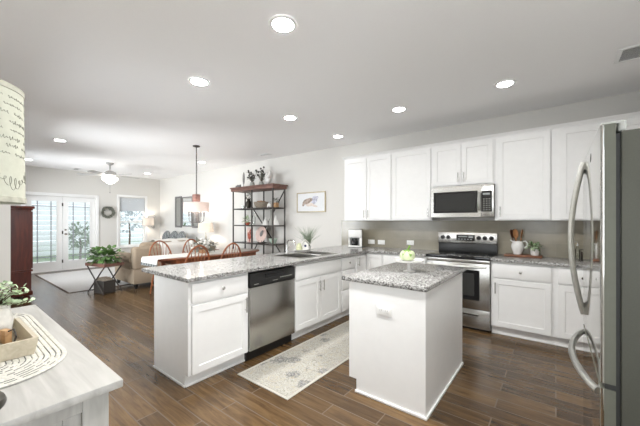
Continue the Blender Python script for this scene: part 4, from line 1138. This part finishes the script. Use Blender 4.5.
g = thing('feather_ornament', 'upright grey feather ornament on the iron shelf top', 'ornament', (-5.77, 4.45, TT))
b = MB(); b.lathe([(.035, 0), (.03, .012), (.006, .02), (.005, .1)], seg=16); b.obj('stand', 'darkmetal', g)
b = MB(); b.M = Matrix.Translation((0, 0, .1)); b.ball((0, 0, .12), .04, .012, .15); b.obj('feather', 'shutter', g)
for i, (x, l) in enumerate(((-5.98, 'leftmost'), (-5.89, 'right'))):
    b = MB(); b.ball((0, 0, .035), .045, .035, .034); b.ball((.03, 0, .065), .02); o = b.obj('stone_bird', 'shutter'); o.location = (x, 4.42, TT)
    tag(o, 'small grey stone bird on the iron shelf top, %s of the pair' % l, 'figurine')
lathed('glass_votive', 'small clear glass at the left of the upper iron shelf', 'glass', (-5.80, ey, Z3), [(.03, 0), (.035, .07), (.031, .07), (.028, .006)], 'clear')
g = thing('dark_vase', 'dark bronze vase on the upper iron shelf, left bay', 'vase', (-5.60, ey, Z3))
b = MB(); b.lathe([(.04, 0), (.06, .05), (.065, .13), (.035, .19), (.045, .22), (.04, .22)], seg=22); b.obj('vase_body', 'bronze', g)
b = MB(); b.cloud((0, 0, .26), (.06, .06, .08), 30, .06, .03, 0, random.Random(41)); b.obj('foliage', 'leafgray', g)
g = thing('basket', 'woven basket bowl on the middle of the upper iron shelf', 'basket', (-5.16, ey, Z3))
b = MB(); b.lathe([(.11, 0), (.15, .06), (.17, .13), (.16, .13), (.14, .06), (.001, .015)], seg=28); b.obj('basket_body', 'basket', g)
b = MB(); 
for k in range(9): a = k*.7; b.ball((.08*math.cos(a)*(k % 3)/2, .08*math.sin(a)*(k % 3)/2, .125), .035, u=10, v=7)
b.obj('filler', 'terracotta', g)
def little_house(x, z, label, s=1.0, mat='white'):
    t = thing('house_ornament', label, 'ornament', (x, ey-.03, z), .4)
    b = MB(); b.M = Matrix.Rotation(PI/2, 4, 'X'); b.prism([(-.04*s, 0), (.04*s, 0), (.04*s, .06*s), (0, .11*s), (-.04*s, .06*s)], -.03, .03); b.obj('house', mat, t)
    b = MB(); b.box(-.012*s, .012*s, -.0308, -.030, .0, .035*s); b.obj('doorway', 'shutter', t)
little_house(-4.86, Z3, 'tiny white house on the upper iron shelf')
g = thing('wood_planter', 'tan wooden box planter on the upper iron shelf, right end', 'planter', (-4.71, ey, Z3))
S1('box', 'bead', (-.055, .055, -.05, .05, 0, .10), parent=g, bev=.004)
b = MB(); b.cloud((0, 0, .14), (.08, .07, .07), 50, .05, .03, 0, random.Random(44)); b.obj('foliage', 'leafgray', g)
# second shelf
g = thing('potted_succulent', 'pale succulent in a rust pot on the second iron shelf', 'potted plant', (-5.62, ey, Z2))
b = MB(); b.lathe([(.05, 0), (.06, .06), (.055, .06), (.001, .05)], seg=20); b.obj('pot', 'red', g)
b = MB(); b.cloud((-.03, 0, .10), (.11, .09, .11), 60, .07, .03, 0, random.Random(45)); b.obj('foliage', 'leafpale', g)
lathed('tall_bottle', 'slim clear glass bottle on the second iron shelf', 'bottle', (-5.42, ey, Z2), [(.035, 0), (.04, .16), (.014, .22), (.014, .30)], 'clear')
for i, (x, r, h, l) in enumerate(((-5.02, .085, .17, 'left'), (-4.70, .085, .2, 'right'))):
    lathed('cone_tree', 'white cone shaped tree on the second iron shelf, %s one' % l, 'ornament', (x, ey, Z2), [(r, 0), (r*.9, .02), (.012, h), (.001, h+.01)], 'white')
lathed('slim_vase', 'tall grey slim vase between the two cone trees', 'vase', (-4.87, ey+.03, Z2), [(.045, 0), (.055, .06), (.03, .16), (.018, .28), (.024, .33)], 'hinge')
# third shelf
g = thing('rooster_plaque', 'cream plaque with rust red rooster on the third iron shelf', 'plaque', (-5.56, ey, Z1), 0)
S1('plaque_board', 'pink', (-.10, .10, .0, .015, 0, .33), parent=g, bev=.004)
b = MB(); b.ball((0, -.008, .12), .055, .012, .06); b.ball((.02, -.008, .21), .028, .011, .07); b.ball((-.045, -.008, .17), .022, .01, .06); b.ball((.035, -.008, .275), .02, .01, .022); b.ball((.0, -.008, .045), .012, .008, .045); b.obj('rooster', 'red', g)
g = thing('decorative_plate', 'round blush plate with grey bird on a stand, third iron shelf', 'plate', (-5.17, ey+.02, Z1))
b = MB(); b.M = Matrix.Translation((0, 0, .185)) @ Matrix.Rotation(math.radians(80), 4, 'X'); b.lathe([(.001, 0), (.12, .0), (.18, .02), (.178, .024), (.118, .005), (.001, .005)], seg=40, cap=False); b.obj('dish', 'pink', g)
b = MB(); b.ball((.0, -.012, .20), .045, .006, .07, rot=Matrix.Rotation(.5, 3, 'Y')); b.ball((.05, -.02, .26), .022, .006, .022); b.obj('bird_picture', 'shutter', g)
b = MB(); b.box(-.08, .08, -.05, .07, 0, .012); b.box(-.05, -.035, -.05, -.038, .012, .05); b.box(.035, .05, -.05, -.038, .012, .05); b.obj('stand', 'darkmetal', g)
lathed('green_bowl', 'pale green glazed bowl on the third iron shelf', 'bowl', (-4.78, ey, Z1), [(.04, 0), (.08, .05), (.095, .11), (.088, .11), (.07, .05), (.001, .02)], 'greenglass')

# ================================================================== WALL DECOR
pf = thing('framed_picture', 'framed bird print on the back wall right of the iron shelf', 'picture', (-3.945, YB-.001, 1.75))
S1('frame', 'gold', (-.38, .38, -.028, 0, .185, .207), (-.38, .38, -.028, 0, -.207, -.185), (-.38, -.36, -.028, 0, -.185, .185), (.36, .38, -.028, 0, -.185, .185), parent=pf, bev=.003)
S1('print', 'paper', (-.36, .36, -.014, -.002, -.185, .185), parent=pf)
def blob(name, mat, items):
    b = MB()
    for (x, z, rx, rz, an) in items: b.ball((x, -.0145, z), rx, .0012, rz, rot=Matrix.Rotation(an, 3, 'Y'), u=18, v=9)
    return b.obj(name, mat, pf)
M['birdbrown'] = plain('painted_brown', (0.42, 0.34, 0.29), 0.8, var=0.5, scale=25)
M['birdblue'] = plain('painted_blue_grey', (0.54, 0.54, 0.62), 0.8, var=0.35, scale=25)
M['birdlight'] = plain('painted_peach', (0.74, 0.66, 0.60), 0.8, var=0.1, scale=15)
blob('painted_body', 'birdbrown', [(-.10, .02, .13, .055, -.25), (-.20, -.04, .045, .03, -.9), (-.02, .05, .07, .04, 0)])
blob('painted_wing', 'birdblue', [(.10, .05, .07, .075, 0), (.15, .085, .05, .03, -.3), (.07, .0, .05, .05, 0)])
blob('painted_belly', 'birdlight', [(-.02, -.05, .12, .035, -.1), (.10, -.08, .08, .02, .2)])
def shutter(x, w, label):
    t = thing('wall_shutter', label, 'shutter', (x, YB-.001, 1.65), 0, 'shutters on the back wall')
    h = .49
    S1('shutter_frame', 'shutter', (-w/2, -w/2+.05, -.035, 0, -h, h), (w/2-.05, w/2, -.035, 0, -h, h), (-w/2+.05, w/2-.05, -.035, 0, h-.06, h), (-w/2+.05, w/2-.05, -.035, 0, -h, -h+.06), parent=t, bev=.003)
    b = MB(); z = -h+.08
    while z < h-.07:
        b.M = Matrix.Translation((0, -.016, z)) @ Matrix.Rotation(math.radians(-40), 4, 'X'); b.box(-w/2+.05, w/2-.05, -.016, .016, -.003, .003); z += .034
    b.obj('louver', 'hinge', t)
shutter(-9.40, .40, 'grey louvred shutter left of the wall mirror')
shutter(-8.37, .36, 'grey louvred shutter right of the wall mirror, behind the chandelier')
mr = thing('wall_mirror', 'thin framed wall mirror between the two grey shutters', 'mirror', (-8.87, YB-.001, 1.65))
S1('frame', 'shutter', (-.30, .30, -.025, 0, .425, .455), (-.30, .30, -.025, 0, -.455, -.425), (-.30, -.27, -.025, 0, -.425, .425), (.27, .30, -.025, 0, -.425, .425), parent=mr, bev=.003)
S1('glass', 'mirror', (-.27, .27, -.012, -.003, -.425, .425), parent=mr)
wt = thing('wreath', 'round dark leaf wreath on the wall between doors and window', 'wreath', (XL+.001, 3.20, 1.63))
b = MB(); b.tube([(.035, .13*math.cos(2*PI*i/28), .13*math.sin(2*PI*i/28)) for i in range(28)], .022, 8, 0, True); b.obj('wreath_ring', 'stem', wt)
b = MB(); rn = random.Random(51)
for k in range(420):
    a = rn.uniform(0, 2*PI); p = Vector((.045+rn.uniform(-.01, .02), (.13+rn.uniform(-.03, .03))*math.cos(a), (.13+rn.uniform(-.03, .03))*math.sin(a)))
    b.leaf(p, (rn.uniform(.1, .8), math.cos(a+rn.uniform(-1.5, 1.5)), math.sin(a+rn.uniform(-1.5, 1.5))), (1, 0, 0), .045, .022)
b.obj('foliage', 'leafgray', wt)

# ================================================================== LIVING AREA
sf = thing('sofa', 'tan upholstered sofa with its back to the dining table', 'sofa', (-7.03, 3.32, 0), -PI/2)
# local: front -y (world -X); x -> -Y ; width 1.84
b = MB(); b.box(-.92, .92, -.56, .46, .10, .40, bev=.02); b.obj('base', 'tan', sf)
b = MB(); b.box(-.92, .92, .27, .47, .38, .84, bev=.06, seg=4); b.obj('backrest', 'tan', sf)
for s in (-1, 1):
    b = MB(); b.box(min(s*.92, s*.70), max(s*.92, s*.70), -.56, .30, .36, .55, bev=.02); b.cyl((s*.81, -.565, .57), (s*.81, .28, .57), .12, seg=24); b.obj('arm', 'tan', sf)
for k in (-1, 1):
    b = MB(); b.box(k*.345-.34, k*.345+.34, -.45, .27, .405, .53, bev=.04, seg=3); b.obj('seat_cushion', 'tan', sf)
    b = MB(); b.M = Matrix.Translation((k*.36, .20, .70)) @ Matrix.Rotation(math.radians(-10), 4, 'X'); b.box(-.36, .36, -.09, .09, -.17, .22, bev=.08, seg=4); b.obj('back_cushion', 'tan', sf)
for sx_ in (-1, 1):
    for sy_ in (-.50, .42):
        b = MB(); b.cyl((sx_*.86, sy_, .099), (sx_*.86, sy_, .012), .04, .028, 12); b.obj('leg', 'black', sf)
bk_ = MB(); prf = [(-.16, .66), (-.17, .80), (-.06, .945), (.10, .955), (.26, .885), (.40, .875), (.478, .845), (.486, .70), (.49, .46)]
n = 14
grid = [[bk_.bm.verts.new((-.66+i*.78/n+.01*math.sin(j*1.3+i), p[0]+.006*math.sin(i*1.7+j), p[1]+.006*math.sin(i*1.1))) for i in range(n+1)] for j, p in enumerate(prf)]
grid = grid
for A, B in zip(grid, grid[1:]):
    for i in range(n): bk_.bm.faces.new((A[i], A[i+1], B[i+1], B[i]))
o = bk_.obj('throw_blanket', 'cloth', ang=80); o.location = (-7.03, 3.05, 0); o.rotation_euler = (0, 0, -PI/2)
m_ = o.modifiers.new('thick', 'SOLIDIFY'); m_.thickness = .012; m_.offset = 1
m_ = o.modifiers.new('soft', 'SUBSURF'); m_.levels = 1; m_.render_levels = 2
tag(o, 'white throw blanket draped over the back of the tan sofa', 'blanket')
s2 = thing('loveseat', 'grey loveseat along the back wall in the far corner', 'sofa', (-9.0, 4.28, 0), 0)
b = MB(); b.box(-.85, .85, -.42, .42, .08, .42, bev=.03); b.obj('base', 'gray', s2)
b = MB(); b.box(-.85, .85, .22, .43, .40, .86, bev=.06, seg=4); b.obj('backrest', 'gray', s2)
for s in (-1, 1):
    b = MB(); b.box(min(s*.85, s*.66), max(s*.85, s*.66), -.43, .21, .421, .64, bev=.05, seg=3); b.obj('arm', 'gray', s2)
for sx_ in (-1, 1):
    for sy_ in (-.36, .36):
        b = MB(); b.cyl((sx_*.75, sy_, .079), (sx_*.75, sy_, .012), .03, .024, 12); b.obj('leg', 'black', s2)
for i, (x, a, l) in enumerate(((-9.44, .1, 'left'), (-8.98, -.08, 'middle'), (-8.52, .06, 'right'))):
    b = MB(); b.M = Matrix.Translation((0, 0, .215)) @ Matrix.Rotation(math.radians(-14), 4, 'X') @ Matrix.Rotation(a, 4, 'Y')
    b.ball((0, 0, 0), .215, .07, .20, u=24, v=14)
    for v in b.bm.verts: pass
    o = b.obj('throw_pillow', 'plaid'); o.location = (x, 4.36, .66); tag(o, 'dark plaid throw pillow on the grey loveseat, %s one' % l, 'pillow', 'plaid pillows')
# end table + lamp by the back wall
en = thing('end_table', 'small dark end table beside the tan sofa at the back wall', 'table', (-7.35, 4.45, 0))
S1('tabletop', 'shelfwood', (-.24, .24, -.19, .24, .57, .60), parent=en, bev=.004)
for sx_ in (-1, 1):
    for y in (-.16, .21): b = MB(); b.box(sx_*.21-.018, sx_*.21+.018, y-.018, y+.018, .001, .569); b.obj('leg', 'shelfwood', en)
tl = thing('table_lamp', 'white drum shade table lamp glowing against the back wall', 'lamp', (-7.3, 4.40, .6005))
b = MB(); b.lathe([(.08, 0), (.075, .02), (.02, .03), (.014, .08), (.045, .2), (.03, .32), (.010, .40), (.008, .55)], seg=24); b.obj('lamp_base', 'hinge', tl)
b = MB(); b.lathe([(.20, .47), (.185, .72), (.182, .72), (.197, .47)], seg=40, cap=False); b.obj('lamp_shade', 'lampshade', tl)
b = MB(); b.ball((0, 0, .60), .032); b.obj('bulb', 'bulb', tl)
# swing arm wall lamp
wl = thing('wall_lamp', 'swing arm wall lamp with white drum shade right of the sash window', 'lamp', (XL+.001, 4.55, 1.36))
b = MB(); b.box(0, .02, -.03, .03, -.22, .14, bev=.006); b.tube([(.02, .0, -.20), (.05, -.05, -.24), (.04, -.10, -.18), (.03, -.04, -.12)], .008, 6); b.obj('wall_bracket', 'chrome', wl)
b = MB(); b.tube([(.02, 0, .12), (.10, 0, .16), (.22, -.12, .21), (.24, -.26, .20), (.24, -.29, .12)], .009, 8); b.obj('arm', 'chrome', wl)
b = MB(); b.lathe([(.17, -.14), (.16, .10), (.157, .10), (.167, -.14)], (.24, -.29, 0), 36, cap=False); b.obj('lamp_shade', 'lampshade', wl)
b = MB(); b.ball((.24, -.29, 0), .03); b.obj('bulb', 'bulb', wl)
# ceiling fan
cf = thing('ceiling_fan', 'ceiling fan with light bowl over the living area', 'ceiling fan', (-8.6, 2.62, H))
b = MB(); b.lathe([(.001, -.001), (.08, -.001), (.075, -.03), (.03, -.06), (.014, -.07), (.014, -.20)], seg=24); b.obj('canopy', 'fanblade', cf)
b = MB(); b.lathe([(.014, -.18), (.06, -.20), (.125, -.235), (.135, -.30), (.10, -.345), (.06, -.36)], seg=32); b.obj('motor', 'fanblade', cf)
b = MB(); b.lathe([(.16, -.365), (.175, -.375), (.15, -.42), (.09, -.475), (.03, -.515), (.001, -.52)], seg=32); b.obj('light_bowl', 'fanlight', cf)
for k in range(5):
    b = MB(); b.M = Matrix.Rotation(k*2*PI/5+.35, 4, 'Z') @ Matrix.Translation((0, 0, -.305)) @ Matrix.Rotation(math.radians(11), 4, 'X')
    b.box(.12, .24, -.02, .02, -.004, .004); b.prism([(.22, -.055), (.62, -.07), (.66, -.045), (.66, .045), (.62, .07), (.22, .055)], -.004, .005); b.obj('blade', 'fanblade', cf)
b = MB(); b.tube([(0, 0, -.53), (0, 0, -.72)], .002, 5); b.ball((0, 0, -.73), .01); b.obj('pull_chain', 'darkmetal', cf)
# folding side table with plant
ft = thing('folding_tray_table', 'dark folding tray table with crossed legs beside the tan sofa', 'side table', (-6.78, 1.98, 0), .25)
b = MB(); b.box(-.29, .29, -.18, .18, .52, .535); b.box(-.29, .29, -.18, -.168, .535, .575); b.box(-.29, .29, .168, .18, .535, .575); b.box(-.29, -.278, -.168, .168, .535, .575); b.box(.278, .29, -.168, .168, .535, .575); b.obj('tray', 'shelfwood', ft)
for s in (-1, 1):
    b = MB()
    for y in (-.165, .165): b.M = Matrix.Identity(4); b.tube([(s*.25, y*(.93 if s > 0 else 1), .518), (-s*.25, y*(.93 if s > 0 else 1), .012)], .012, 8)
    b.cyl((-s*.22, -.16, .05), (-s*.22, .16, .05), .009); b.obj('leg_frame', 'darkmetal', ft)
pl = thing('leafy_plant', 'bushy green leafy plant on the folding tray table', 'potted plant', (-6.78, 1.98, .5355))
b = MB(); b.lathe([(.09, 0), (.12, .10), (.112, .10), (.001, .08)], seg=24); b.obj('pot', 'basket', pl)
b = MB(); b.cloud((0, 0, .16), (.30, .27, .17), 260, .10, .07, 0, random.Random(61), .2); b.obj('foliage', 'leaf', pl)
lb = thing('storage_basket', 'dark wicker basket with magazines under the tray table', 'basket', (-6.78, 1.98, .0005), .25)
b = MB(); b.box(-.15, .15, -.11, .11, 0, .012); b.box(-.15, -.138, -.11, .11, .012, .24); b.box(.138, .15, -.11, .11, .012, .24); b.box(-.138, .138, -.11, -.098, .012, .24); b.box(-.138, .138, .098, .11, .012, .24)
b.obj('basket_body', 'rattan', lb, bevmod=.004)
b = MB()
for k in range(4): b.box(-.10+k*.05, -.065+k*.05, -.09, .09, .02, .29-.02*(k % 2), bev=.004)
b.obj('magazine', 'basket', lb)
